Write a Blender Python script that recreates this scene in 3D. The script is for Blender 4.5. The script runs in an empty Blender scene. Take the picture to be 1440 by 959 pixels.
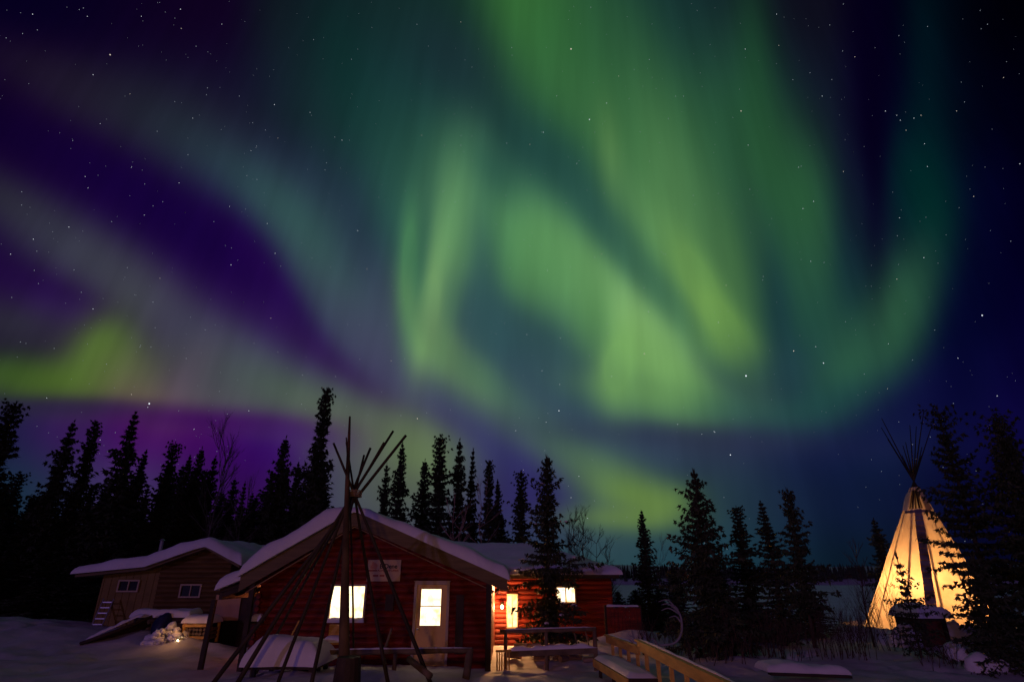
import bpy, math, random
from mathutils import Vector, noise
R = math.radians
rnd = random.Random(7)
sc = bpy.context.scene

# ------------------------------------------------------------------ camera
CAM_Z = 2.4
TILT = R(22.35)
cd = bpy.data.cameras.new('camera'); cam = bpy.data.objects.new('camera', cd)
sc.collection.objects.link(cam); sc.camera = cam
cam.location = (0, 0, CAM_Z); cam.rotation_euler = (R(90) + TILT, 0, 0)
cd.sensor_width = 36; cd.lens = 20; cd.clip_start = .1; cd.clip_end = 20000
sc.view_settings.view_transform = 'Standard'; sc.view_settings.look = 'None'
sc.view_settings.exposure = 0; sc.view_settings.gamma = 1
try:
    sc.view_settings.use_curve_mapping = False
except Exception: pass
sc.cycles.max_bounces = 5; sc.cycles.sample_clamp_indirect = 4

# ------------------------------------------------------------------ night sky
# an all-sky chart (gnomonic, centred on the northern sky): chart units are fixed compass directions

# ---- aurora chart: night glow between the curtains (chart px, colour 0-255) and the curtains themselves
SKY_BASE=[
(0,[(0,(8,0,45)),(300,(18,5,46)),(400,(18,28,46)),(600,(22,48,46)),(900,(20,45,52)),(1150,(17,20,42)),(1230,(6,0,36)),(1300,(0,14,30)),(1440,(0,0,17))]),
(150,[(0,(14,0,50)),(300,(20,18,56)),(450,(20,38,58)),(600,(24,52,60)),(800,(26,58,62)),(1000,(24,58,60)),(1160,(17,26,54)),(1230,(8,0,42)),(1330,(2,14,36)),(1440,(0,0,26))]),
(300,[(0,(22,4,72)),(200,(20,0,80)),(350,(24,4,88)),(480,(33,46,90)),(700,(40,84,80)),(900,(42,82,80)),(1100,(34,70,66)),(1220,(15,26,58)),(1350,(3,14,50)),(1440,(2,0,42))]),
(450,[(0,(30,18,66)),(120,(42,26,84)),(300,(34,10,92)),(420,(33,8,96)),(520,(56,56,92)),(700,(48,80,86)),(900,(48,86,86)),(1100,(28,62,70)),(1250,(18,45,62)),(1340,(4,14,58)),(1440,(3,0,50))]),
(600,[(0,(30,30,88)),(110,(55,25,90)),(200,(66,10,96)),(270,(64,4,96)),(380,(50,4,104)),(500,(72,66,98)),(680,(50,55,108)),(850,(52,72,96)),(1000,(36,44,95)),(1200,(18,34,88)),(1440,(11,9,74))]),
(700,[(0,(24,48,84)),(180,(60,45,95)),(350,(45,12,100)),(500,(62,62,92)),(740,(40,38,112)),(850,(55,80,92)),(1000,(33,58,86)),(1200,(14,28,72)),(1440,(8,9,60))]),
(810,[(0,(20,40,70)),(500,(40,45,75)),(850,(42,70,78)),(1000,(28,62,78)),(1200,(12,30,55)),(1440,(6,10,45))]),
]
# (x, y, long sigma, short sigma, angle, (r,g,b), alpha, sharp)
S=[]
def g(x,y,L,W,a,c,al,p=1): S.append((x,y,L,W,a,c,al,p))
# upper left grey-green haze band above the purple gulf
g(90,105,150,30,16,(32,26,54),.5)
g(135,170,110,36,30,(38,35,60),.75)
g(275,222,110,52,34,(38,52,72),.8)
g(335,268,75,36,36,(40,62,76),.7)
g(395,300,70,40,44,(48,80,84),.8)
g(430,360,74,38,60,(54,92,88),.85)
g(462,415,62,34,52,(60,92,90),.75)
g(515,470,70,30,42,(62,76,94),.75)
g(570,520,80,30,35,(68,64,98),.7)
# indigo edge under the band
g(330,345,70,30,45,(26,0,86),.7)
g(120,235,120,34,28,(18,0,66),.75)
g(230,300,110,36,35,(20,0,78),.7)
g(395,415,70,18,55,(32,2,94),.6)
g(470,515,90,17,36,(40,12,94),.7)
# lower left grey ribbon
g(20,290,100,30,30,(42,46,66),.8)
g(110,360,90,32,32,(54,56,74),.85)
g(190,420,90,40,40,(66,70,80),.85)
g(270,480,100,36,30,(66,62,86),.8)
g(350,510,80,34,25,(68,76,92),.8)
g(60,410,80,22,22,(32,12,84),.8)
g(100,445,60,20,12,(48,24,86),.8)
g(20,455,70,25,10,(50,52,62),.7)
# green patch at left
g(10,524,80,24,4,(56,88,34),.8)
g(100,534,80,22,-6,(72,104,34),.82)
g(140,492,42,28,-55,(84,122,42),.85)
g(150,515,38,26,-40,(74,110,38),.7)
g(195,535,50,32,25,(98,104,66),.75)
g(230,560,60,18,8,(112,98,72),.6)
g(262,545,40,20,-60,(104,66,98),.6)
g(320,560,70,26,12,(86,86,92),.8)
g(300,520,60,30,20,(74,74,86),.5)
g(400,545,70,26,14,(74,92,84),.7)
g(460,578,60,24,16,(86,110,82),.7)
g(500,615,60,30,20,(94,92,90),.6)
g(60,572,130,9,1,(38,34,84),.6)
g(300,592,110,12,4,(58,6,90),.7)
g(430,612,60,12,10,(62,30,104),.5)
# horizon glow behind spruces
g(590,640,46,34,30,(104,132,78),.85)
g(590,612,50,26,25,(98,118,82),.6)
g(560,690,60,40,0,(92,106,78),.6)
g(640,575,90,18,26,(66,62,100),.6)
g(720,620,80,16,32,(56,56,112),.55)
g(745,655,60,22,45,(38,34,120),.7)
g(700,580,110,24,32,(68,86,98),.65)
g(800,625,70,24,32,(72,102,92),.75)
g(850,665,60,24,30,(82,118,80),.7)
g(895,698,48,22,15,(106,144,60),.75)
g(870,728,60,14,0,(98,130,68),.75)
g(930,712,36,18,-20,(104,140,62),.6)
g(850,590,110,30,22,(54,74,98),.5)
# left curtain with two rays
g(550,190,90,70,50,(36,78,70),.6)
g(560,290,80,30,80,(46,100,82),.6)
g(620,225,60,45,80,(48,98,74),.65)
g(640,300,80,30,-82,(98,156,98),.85)
g(652,270,60,22,-80,(80,136,90),.45)
g(625,370,70,24,-76,(106,164,98),.8)
g(602,440,52,14,-82,(122,174,98),.85,1.6)
g(612,480,40,18,60,(118,166,96),.8)
g(577,375,62,11,-88,(72,138,86),.8,1.5)
g(585,440,40,12,70,(92,146,86),.6)
g(640,500,60,22,50,(100,134,90),.75)
g(665,520,34,16,45,(108,154,80),.8)
g(700,545,60,22,35,(72,112,90),.6)
g(640,410,70,10,-78,(92,146,92),.5)
g(672,440,60,18,-80,(58,88,92),.6)
g(660,350,40,12,-78,(84,138,88),.3)
# middle curtain
g(745,338,52,40,50,(86,150,94),.88)
g(700,330,50,16,75,(58,118,84),.5)
g(770,360,75,46,50,(82,148,86),.85)
g(740,410,46,24,35,(78,140,76),.7)
g(820,410,80,42,42,(80,144,80),.8)
g(850,402,74,38,42,(104,164,90),.85)
g(885,452,64,42,45,(122,176,104),.9)
g(912,500,54,42,50,(122,178,98),.92)
g(880,520,40,21,-84,(124,182,92),.95,1.5)
g(925,535,60,28,15,(110,162,84),.75)
g(838,440,46,16,86,(90,152,84),.6)
g(940,548,60,20,12,(100,156,80),.6)
g(950,540,50,26,40,(106,168,82),.8)
g(830,470,50,20,55,(76,136,80),.6)
g(900,560,60,16,15,(94,142,82),.7)
g(760,480,90,36,28,(48,80,86),.8)
g(810,545,70,30,18,(52,80,92),.7)
g(990,570,80,20,8,(62,112,78),.7)
g(1070,580,90,22,4,(46,84,84),.6)
# dark gap
g(750,170,100,26,42,(28,60,66),.75)
g(860,270,80,24,48,(40,80,78),.75)
g(900,350,80,22,48,(46,92,82),.75)
g(950,430,70,14,50,(66,118,80),.6)
# big right curtain
g(740,0,90,42,80,(54,114,46),.85)
g(790,20,110,60,70,(50,108,50),.7)
g(800,100,100,50,60,(48,112,54),.85)
g(880,60,90,50,70,(38,86,56),.7)
g(840,170,80,40,50,(56,110,62),.8)
g(930,170,110,70,65,(47,99,58),.75)
g(860,240,55,13,84,(94,146,76),.8)
g(890,290,60,24,65,(76,128,72),.75)
g(920,270,80,24,80,(72,132,72),.55)
g(960,290,110,34,75,(78,132,74),.8)
g(930,345,60,24,60,(92,150,84),.7)
g(985,400,62,20,62,(100,154,76),.85,1.5)
g(1018,455,50,19,55,(110,162,74),.88,1.5)
g(1035,490,36,22,30,(98,148,68),.8)
g(1035,380,90,26,75,(76,126,62),.6)
g(1060,90,110,22,86,(30,80,46),.6)
g(1010,150,110,40,75,(48,100,58),.35)
g(1075,230,90,36,80,(40,90,52),.7)
g(1130,300,90,30,84,(42,96,54),.75)
g(1140,400,70,24,88,(42,88,62),.7)
g(1150,470,60,24,80,(30,72,64),.6)
g(1060,330,60,14,80,(44,84,64),.5)
g(1095,440,70,14,82,(28,60,68),.6)
g(1100,520,70,30,0,(34,66,78),.6)
g(775,215,60,28,42,(32,72,70),.6)
g(850,310,60,22,52,(40,84,78),.6)
g(925,400,60,15,50,(56,104,80),.55)
g(930,512,46,30,58,(116,172,92),.75)
g(800,380,46,30,45,(72,136,80),.35)
g(690,235,40,22,60,(38,84,74),.5)
g(683,400,70,17,86,(48,86,86),.65)
g(700,460,40,22,60,(46,80,88),.5)
g(868,514,38,20,-82,(116,174,88),.7,1.5)
g(828,450,34,18,-85,(86,146,80),.35)
g(905,550,60,18,8,(98,150,82),.65)
g(596,345,60,8,-84,(50,100,80),.6)
# faint right arm
g(1300,120,130,24,88,(2,30,38),.7)
g(1285,250,70,34,80,(4,44,46),.7)
g(1310,290,60,30,80,(2,50,44),.6)
g(1280,400,60,30,-70,(32,72,58),.75)
g(1240,455,64,38,-58,(44,90,62),.85)
g(1208,515,58,36,-55,(44,94,68),.88)
g(1170,565,60,22,-20,(34,78,74),.7)
g(1200,370,60,20,88,(22,58,64),.5)
g(1225,150,170,14,89,(8,0,40),.7)
g(1195,230,100,12,88,(16,22,56),.4)
# top mid teal
g(520,110,110,60,60,(18,54,54),.35)
g(480,90,80,26,80,(14,54,48),.35)
g(640,80,70,40,45,(30,48,56),.55)
g(960,30,70,40,70,(22,50,58),.4)
# soft indigo sky under the arcs
g(1000,615,160,16,3,(38,44,94),.6)
g(1290,560,130,30,-30,(12,14,76),.6)
g(1370,420,160,26,-80,(3,6,54),.55)
VIOLET_FILL=.20; YARD=680; ANNEX_W=120; LEFT_W=10; HEAP_W=6; TIPI_W=540
w = bpy.data.worlds.new('World'); sc.world = w; w.use_nodes = True
try: w.cycles.sampling_method = 'MANUAL'; w.cycles.sample_map_resolution = 512
except Exception: pass
nt = w.node_tree; nt.nodes.clear()
def N(t, **k):
    n = nt.nodes.new(t)
    for a, b in k.items(): setattr(n, a, b)
    return n
def Lk(a, b): nt.links.new(a, b)
def M(op, a, b=None, c=None, clamp=False):
    n = N('ShaderNodeMath', operation=op, use_clamp=clamp)
    for i, v in enumerate((a, b, c)):
        if v is None: continue
        if isinstance(v, (int, float)): n.inputs[i].default_value = v
        else: Lk(v, n.inputs[i])
    return n.outputs[0]
tc = N('ShaderNodeTexCoord')
ct, st = math.cos(TILT), math.sin(TILT)
def dot(vec):
    n = N('ShaderNodeVectorMath', operation='DOT_PRODUCT'); Lk(tc.outputs['Generated'], n.inputs[0]); n.inputs[1].default_value = vec
    return n.outputs['Value']
dF, dR, dU = dot((0, ct, st)), dot((1, 0, 0)), dot((0, -st, ct))
dFs = M('MAXIMUM', dF, .12)
X0 = M('MULTIPLY_ADD', M('DIVIDE', dR, dFs), 8.0, 7.2)      # chart x, hundreds of units
Y0 = M('MULTIPLY_ADD', M('DIVIDE', dU, dFs), -8.0, 4.795)
# a slow turbulence so the curtains are not perfect ellipses
nz = N('ShaderNodeTexNoise'); nz.inputs['Scale'].default_value = 2.6; nz.inputs['Detail'].default_value = 3.0
Lk(tc.outputs['Generated'], nz.inputs['Vector'])
sep = N('ShaderNodeSeparateColor'); Lk(nz.outputs['Color'], sep.inputs[0])
XX = M('ADD', X0, M('MULTIPLY', M('SUBTRACT', sep.outputs[0], .5), .12))
YY = M('ADD', Y0, M('MULTIPLY', M('SUBTRACT', sep.outputs[1], .5), .12))
def mixc(f, a, b):
    n = N('ShaderNodeMix', data_type='RGBA')
    if isinstance(f, float): n.inputs[0].default_value = f
    else: Lk(f, n.inputs[0])
    for s, v in ((6, a), (7, b)):
        if isinstance(v, tuple): n.inputs[s].default_value = v
        else: Lk(v, n.inputs[s])
    return n.outputs[2]
def c8(c):
    r_, g_, b_ = c
    if b_ > 1.35*max(r_, g_) and r_ < 46: b_ = b_*.82; r_ = r_+3
    return (r_/255, g_/255, b_/255, 1)
rx = M('MULTIPLY', XX, 100/1440)
col = None; prev = None
for (yy, stops) in SKY_BASE:
    r_ = N('ShaderNodeValToRGB'); cr = r_.color_ramp; cr.interpolation = 'B_SPLINE' if False else 'EASE'
    while len(cr.elements) < len(stops): cr.elements.new(.5)
    for e, (x, c) in zip(cr.elements, stops): e.position = x/1440; 
    for e, (x, c) in zip(cr.elements, stops): e.color = c8(c)
    Lk(rx, r_.inputs[0])
    if col is None: col = r_.outputs[0]
    else:
        mr = N('ShaderNodeMapRange', interpolation_type='SMOOTHSTEP'); Lk(YY, mr.inputs[0])
        mr.inputs[1].default_value = prev/100; mr.inputs[2].default_value = yy/100
        col = mixc(mr.outputs[0], col, r_.outputs[0])
    prev = yy
# each curtain stroke is exp(quadratic form) laid over the sky so far
vm = lambda op, x, y: (lambda n: (Lk(x, n.inputs[0]), (Lk(y, n.inputs[1]) if not isinstance(y, tuple) else setattr(n.inputs[1], 'default_value', y)), n)[2])(N('ShaderNodeVectorMath', operation=op))
XC = M('MINIMUM', M('MAXIMUM', XX, -14.0), 28.0); YC = M('MINIMUM', M('MAXIMUM', YY, -20.0), 30.0)
XC = M('SUBTRACT', XC, 7.2); YC = M('SUBTRACT', YC, 4.0)
def comb(a_, b_, c_):
    n = N('ShaderNodeCombineXYZ')
    for i, v in enumerate((a_, b_, c_)):
        if isinstance(v, float): n.inputs[i].default_value = v
        else: Lk(v, n.inputs[i])
    return n.outputs[0]
QD = comb(M('MULTIPLY', XC, XC), M('MULTIPLY', XC, YC), M('MULTIPLY', YC, YC)); LN = comb(XC, YC, 1.0)
qd, ln = QD, LN
for si, (x, y, L, W, a, c, al, p) in enumerate(S):
    if si and si % 14 == 0:            # keeps the shader compiler working in sequence
        sq = N('ShaderNodeVectorMath', operation='MULTIPLY_ADD'); Lk(col, sq.inputs[0]); sq.inputs[1].default_value = (1e-7,)*3; Lk(LN, sq.inputs[2]); ln = sq.outputs[0]
    th = R(a); Lx, Wx = L/100, W/100; x_, y_ = x/100-7.2, y/100-4.0
    k1, k2 = .5/Lx**2, .5/Wx**2; cs, sn = math.cos(th), math.sin(th)
    A_ = k1*cs*cs+k2*sn*sn; B_ = 2*(k1-k2)*cs*sn; C_ = k1*sn*sn+k2*cs*cs
    lin_ = (2*A_*x_+B_*y_, 2*C_*y_+B_*x_, -(A_*x_*x_+B_*x_*y_+C_*y_*y_)+math.log(al)+math.log(p))
    e = M('EXPONENT', M('ADD', vm('DOT_PRODUCT', qd, (-A_, -B_, -C_)).outputs['Value'], vm('DOT_PRODUCT', ln, lin_).outputs['Value']))
    if p > 1: e = M('MINIMUM', e, al)      # flat topped: a curtain with a crisper border
    col = mixc(e, col, c8(c))
# fine rays that fan out from the magnetic zenith
ray_x = M('SUBTRACT', X0, 7.9); ray_y = M('ADD', Y0, 9.0)
ang = M('DIVIDE', ray_x, M('MAXIMUM', ray_y, .5))
rv = N('ShaderNodeCombineXYZ'); Lk(M('MULTIPLY', ang, 34), rv.inputs[0]); Lk(M('MULTIPLY', Y0, .35), rv.inputs[1])
rn = N('ShaderNodeTexNoise'); rn.inputs['Scale'].default_value = 1.0; rn.inputs['Detail'].default_value = 3.0
Lk(rv.outputs[0], rn.inputs['Vector'])
gain = M('MULTIPLY_ADD', M('SUBTRACT', rn.outputs['Fac'], .5), .19, .95)
sg = N('ShaderNodeVectorMath', operation='SCALE'); Lk(col, sg.inputs[0]); Lk(gain, sg.inputs['Scale'])
hs = N('ShaderNodeHueSaturation'); hs.inputs['Saturation'].default_value = .88; Lk(sg.outputs[0], hs.inputs['Color'])
gm = N('ShaderNodeGamma'); gm.inputs[1].default_value = 2.2; Lk(hs.outputs[0], gm.inputs[0])
# the rest of the sky, behind and below: plain indigo night
mr = N('ShaderNodeMapRange', interpolation_type='SMOOTHSTEP'); Lk(dF, mr.inputs[0])
mr.inputs[1].default_value = .25; mr.inputs[2].default_value = .5
fin = mixc(mr.outputs[0], (.012, .006, .030, 1), gm.outputs[0])
bg = N('ShaderNodeBackground'); Lk(fin, bg.inputs[0]); bg.inputs[1].default_value = 1.0
ow = N('ShaderNodeOutputWorld'); Lk(bg.outputs[0], ow.inputs[0])

# ------------------------------------------------------------------ lights
def lamp(name, kind, loc, energy, color, size=.1, rot=None):
    d = bpy.data.lights.new(name, kind); d.energy = energy; d.color = color
    if kind == 'SUN': d.angle = R(size)
    else: d.shadow_soft_size = size
    o = bpy.data.objects.new(name, d); sc.collection.objects.link(o); o.location = loc
    if rot: o.rotation_euler = rot
    return o
lamp('violet_fill', 'SUN', (0, 0, 50), VIOLET_FILL, (.52, .28, 1.0), 1.5, (R(79), 0, R(-28)))  # added violet fill that tints the roof snow mauve, no known source
lamp('yard_light', 'POINT', (-2.8, -2.5, 4.4), YARD, (1, .40, .11), .25)
# ------------------------------------------------------------------ helpers
def ray(px, py):
    u = (px-720)/800; v = (479.5-py)/800
    return u, ct - v*st, st + v*ct
def P(px, py, Y):
    x, y, z = ray(px, py); k = Y/y
    return Vector((x*k, Y, CAM_Z + z*k))
def ss(a, b, x):
    t = max(0., min(1., (x-a)/(b-a))); return t*t*(3-2*t)

ORG = {}
def org(o):
    v = Vector((0, 0, 0))
    while o is not None: v = v + o.location; o = o.parent
    return v
class MB:
    def __init__(s): s.v = []; s.f = []; s.sm = False
    def quad(s, a, b, c, d): i = len(s.v); s.v += [a, b, c, d]; s.f.append((i, i+1, i+2, i+3))
    def tri(s, a, b, c): i = len(s.v); s.v += [a, b, c]; s.f.append((i, i+1, i+2))
    def poly(s, pts): i = len(s.v); s.v += list(pts); s.f.append(tuple(range(i, i+len(pts))))
    def hexa(s, p):   # 8 points: bottom 4 ccw, top 4 ccw
        i = len(s.v); s.v += [Vector(q) for q in p]
        for f in ((3, 2, 1, 0), (4, 5, 6, 7), (0, 1, 5, 4), (1, 2, 6, 5), (2, 3, 7, 6), (3, 0, 4, 7)): s.f.append(tuple(i+k for k in f))
    def box(s, x0, x1, y0, y1, z0, z1):
        s.hexa([(x0, y0, z0), (x1, y0, z0), (x1, y1, z0), (x0, y1, z0), (x0, y0, z1), (x1, y0, z1), (x1, y1, z1), (x0, y1, z1)])
    def beam(s, a, b, w, h, up=(0, 0, 1)):    # rectangular bar from a to b
        a = Vector(a); b = Vector(b); d = (b-a).normalized(); up = Vector(up)
        if abs(d.dot(up)) > .98: up = Vector((0, 1, 0))
        r = d.cross(up).normalized(); u = r.cross(d).normalized()
        r *= w/2; u *= h/2
        s.hexa([a-r-u, a+r-u, b+r-u, b-r-u, a-r+u, a+r+u, b+r+u, b-r+u])
    def tube(s, pts, rad, n=8, caps=True, jit=0):
        pts = [Vector(p) for p in pts]; m = len(pts)
        if isinstance(rad, (int, float)): rad = [rad]*m
        base = len(s.v); pr = None
        for i, p in enumerate(pts):
            d = (pts[min(i+1, m-1)] - pts[max(i-1, 0)]).normalized()
            if pr is None:
                q = Vector((0, 0, 1)) if abs(d.z) < .9 else Vector((1, 0, 0)); pr = d.cross(q).normalized()
            pr = (pr - d*pr.dot(d)).normalized(); q = d.cross(pr)
            for k in range(n):
                a = 2*math.pi*k/n; rr = rad[i]*(1 + (rnd.uniform(-jit, jit) if jit else 0))
                s.v.append(p + pr*math.cos(a)*rr + q*math.sin(a)*rr)
        for i in range(m-1):
            for k in range(n):
                a = base+i*n+k; b = base+i*n+(k+1) % n; s.f.append((a, b, b+n, a+n))
        if caps:
            s.f.append(tuple(base+k for k in range(n-1, -1, -1))); s.f.append(tuple(base+(m-1)*n+k for k in range(n)))
    def grid(s, fn, nu, nv, close=False):
        b = len(s.v)
        for i in range(nu+1):
            for j in range(nv+1): s.v.append(Vector(fn(i/nu, j/nv)))
        for i in range(nu):
            for j in range(nv):
                a = b+i*(nv+1)+j; s.f.append((a, a+nv+1, a+nv+2, a+1))
    def blob(s, c, rx, ry, rz, seed=0, amp=.25, nu=14, nv=9, freq=1.6, floor=None):
        c = Vector(c); b = len(s.v)
        for j in range(nv+1):
            th = math.pi*j/nv
            for i in range(nu):
                ph = 2*math.pi*i/nu
                d = Vector((math.sin(th)*math.cos(ph), math.sin(th)*math.sin(ph), math.cos(th)))
                k = 1 + amp*noise.noise(d*freq + Vector((seed*3.7, seed*1.3, 0)))*1.6
                p = c + Vector((d.x*rx*k, d.y*ry*k, d.z*rz*k))
                if floor is not None and p.z < floor: p.z = floor
                s.v.append(p)
        for j in range(nv):
            for i in range(nu):
                a = b+j*nu+i; a2 = b+j*nu+(i+1) % nu; s.f.append((a, a+nu, a2+nu, a2))
    def build(s, name, mat, parent=None, smooth=None, kind=None, label=None):
        o0 = org(parent) if parent is not None else Vector((0, 0, 0))
        me = bpy.data.meshes.new(name); me.from_pydata([tuple(Vector(p)-o0) for p in s.v], [], s.f); me.validate(); me.update()
        me.materials.append(mat)
        if smooth if smooth is not None else s.sm:
            me.polygons.foreach_set('use_smooth', [True]*len(me.polygons))
        o = bpy.data.objects.new(name, me); sc.collection.objects.link(o)
        if parent is not None: o.parent = parent
        if kind: o['kind'] = kind
        if label: o['label'] = label
        return o
def tag(o, label, cat, group=None, kind=None):
    if label: o['label'] = label
    if cat: o['category'] = cat
    if group: o['group'] = group
    if kind: o['kind'] = kind
    return o
def empty(name, loc, label, cat, group=None):
    o = bpy.data.objects.new(name, None); sc.collection.objects.link(o); o.location = loc; o.empty_display_size = .3
    return tag(o, label, cat, group)

# ------------------------------------------------------------------ materials
def mat(name, col, rough=.8, vary=.25, scale=(3, 3, 3), bump=.0, bscale=20, detail=5, spec=.3, metal=0, tint=None):
    m = bpy.data.materials.new(name); m.use_nodes = True; t = m.node_tree; b = t.nodes['Principled BSDF']
    b.inputs['Roughness'].default_value = rough; b.inputs['Metallic'].default_value = metal
    b.inputs['Specular IOR Level'].default_value = spec
    co = t.nodes.new('ShaderNodeTexCoord'); mp = t.nodes.new('ShaderNodeMapping'); mp.inputs['Scale'].default_value = scale
    t.links.new(co.outputs['Object'], mp.inputs[0])
    n = t.nodes.new('ShaderNodeTexNoise'); n.inputs['Scale'].default_value = 1; n.inputs['Detail'].default_value = detail
    t.links.new(mp.outputs[0], n.inputs['Vector'])
    r = t.nodes.new('ShaderNodeValToRGB'); e = r.color_ramp.elements
    lo = tuple(c*(1-vary) for c in col); hi = tuple(min(1, c*(1+vary)) for c in (tint or col))
    e[0].position = .3; e[0].color = (*lo, 1); e[1].position = .7; e[1].color = (*hi, 1)
    t.links.new(n.outputs['Fac'], r.inputs[0]); t.links.new(r.outputs[0], b.inputs['Base Color'])
    if bump:
        n2 = t.nodes.new('ShaderNodeTexNoise'); n2.inputs['Scale'].default_value = bscale; n2.inputs['Detail'].default_value = 6
        t.links.new(co.outputs['Object'], n2.inputs['Vector'])
        bp = t.nodes.new('ShaderNodeBump'); bp.inputs['Strength'].default_value = bump; bp.inputs['Distance'].default_value = .03
        t.links.new(n2.outputs['Fac'], bp.inputs['Height']); t.links.new(bp.outputs[0], b.inputs['Normal'])
    return m
def glow(name, col, strength, frost=False):
    m = bpy.data.materials.new(name); m.use_nodes = True; t = m.node_tree; t.nodes.clear()
    e = t.nodes.new('ShaderNodeEmission'); e.inputs[0].default_value = (*col, 1); e.inputs[1].default_value = strength
    if frost:      # frosted glass and things indoors make the light uneven
        co = t.nodes.new('ShaderNodeTexCoord'); n = t.nodes.new('ShaderNodeTexNoise'); n.inputs['Scale'].default_value = 5; n.inputs['Detail'].default_value = 5
        t.links.new(co.outputs['Object'], n.inputs['Vector']); r = t.nodes.new('ShaderNodeValToRGB'); q = r.color_ramp.elements
        q[0].position = .30; q[0].color = (col[0]*.9, col[1]*.62, col[2]*.35, 1); q[1].position = .56; q[1].color = (*col, 1)
        t.links.new(n.outputs['Fac'], r.inputs[0]); t.links.new(r.outputs[0], e.inputs[0])
    o = t.nodes.new('ShaderNodeOutputMaterial'); t.links.new(e.outputs[0], o.inputs[0]); return m
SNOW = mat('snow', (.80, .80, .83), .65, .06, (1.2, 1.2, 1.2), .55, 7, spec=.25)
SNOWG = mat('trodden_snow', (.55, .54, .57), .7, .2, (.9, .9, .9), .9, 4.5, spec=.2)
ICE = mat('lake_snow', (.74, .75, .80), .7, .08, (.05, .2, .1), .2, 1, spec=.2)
RED = mat('red_stained_logs', (.19, .019, .008), .6, .55, (.9, 6, 9), .35, 30)
BROWN = mat('brown_stained_logs', (.15, .085, .025), .7, .35, (1.5, 8, 14), .35, 30)
PLY = mat('weathered_plywood', (.25, .17, .055), .8, .2, (1.5, 1.5, 2.5), .2, 30)
FASC = mat('olive_fascia_board', (.16, .11, .045), .6, .25, (1, 1, 12), .2, 30)
SOFF = mat('soffit_wood', (.34, .20, .09), .7, .2, (2, 2, 2))
TRIM = mat('cream_trim_paint', (.55, .42, .28), .6, .1, (3, 3, 3))
DOORM = mat('tan_door_paint', (.80, .50, .17), .45, .06, (2, 2, 2))
DARKW = mat('dark_wet_wood', (.045, .030, .020), .7, .4, (2, 2, 2), .4, 25)
POLE = mat('peeled_pole_wood', (.042, .030, .015), .6, .45, (3, 3, 1.0), .45, 25)
POLEB = mat('bark_post_wood', (.11, .070, .030), .75, .5, (3, 3, 1), .5, 20)
LOGM = mat('grey_rail_log', (.16, .115, .07), .75, .35, (3, 3, 3), .4, 25)
YELW = mat('new_lumber', (.62, .36, .08), .6, .2, (2, 2, 8), .2, 30)
GREYM = mat('aluminium', (.62, .62, .62), .35, .08, (4, 4, 4), metal=.8)
BARK = mat('spruce_bark', (.060, .042, .030), .9, .3, (4, 4, 1))
NEED = mat('spruce_needles', (.040, .056, .028), .75, .35, (1.2, 1.2, 1.2), tint=(.05, .06, .03))
BIRCH = mat('pale_birch_bark', (.40, .28, .20), .8, .3, (3, 3, 8))
TWIG = mat('red_willow_twig', (.075, .045, .032), .8, .3, (3, 3, 3))
GREYT = mat('hazy_bare_twig', (.12, .10, .09), .9, .3, (3, 3, 3))
BLUE = mat('blue_tarp', (.012, .016, .06), .5, .3, (4, 4, 4), .3, 12)
TARP = mat('faded_beige_tarp', (.42, .27, .18), .8, .1, (2, 2, 2))
BLACK = mat('black_opening', (.006, .005, .005), .9, .1)
SIGNM = mat('sign_board', (.66, .46, .24), .6, .05)
INK = mat('sign_ink', (.02, .015, .02), .6, .1)
INKR = mat('sign_red_ink', (.35, .05, .02), .6, .1)
INKO = mat('sign_orange_ink', (.62, .26, .12), .6, .1)
ANT = mat('bleached_antler', (.24, .23, .27), .5, .15, (6, 6, 6), .2, 20)
CONC = mat('pipe_steel', (.32, .32, .34), .5, .2, metal=.5)
GLAZ = mat('dark_glass', (.012, .010, .012), .08, .1, spec=.5)
ROPE = mat('rope', (.30, .22, .13), .9, .2)
PANE = glow('lit_window_pane', (1, .78, .48), 2.6, True)
PANE2 = glow('lit_window_curtain', (1, .62, .28), 2.6, True)
LAMPG = glow('lamp_glass', (1, .66, .30), 10)
def canvas_mat():
    m = bpy.data.materials.new('tipi_canvas'); m.use_nodes = True; t = m.node_tree; t.nodes.clear()
    co = t.nodes.new('ShaderNodeTexCoord'); n = t.nodes.new('ShaderNodeTexNoise'); n.inputs['Scale'].default_value = 1.7; n.inputs['Detail'].default_value = 6
    t.links.new(co.outputs['Object'], n.inputs['Vector'])
    r = t.nodes.new('ShaderNodeValToRGB'); e = r.color_ramp.elements; e[0].position = .3; e[0].color = (.60, .50, .36, 1); e[1].position = .75; e[1].color = (.82, .74, .58, 1)
    t.links.new(n.outputs['Fac'], r.inputs[0])
    a = t.nodes.new('ShaderNodeBsdfDiffuse'); b = t.nodes.new('ShaderNodeBsdfTranslucent'); mx = t.nodes.new('ShaderNodeMixShader'); mx.inputs[0].default_value = .5
    t.links.new(r.outputs[0], a.inputs[0]); t.links.new(r.outputs[0], b.inputs[0]); t.links.new(a.outputs[0], mx.inputs[1]); t.links.new(b.outputs[0], mx.inputs[2])
    o = t.nodes.new('ShaderNodeOutputMaterial'); t.links.new(mx.outputs[0], o.inputs[0]); return m
CANV = canvas_mat()
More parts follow.
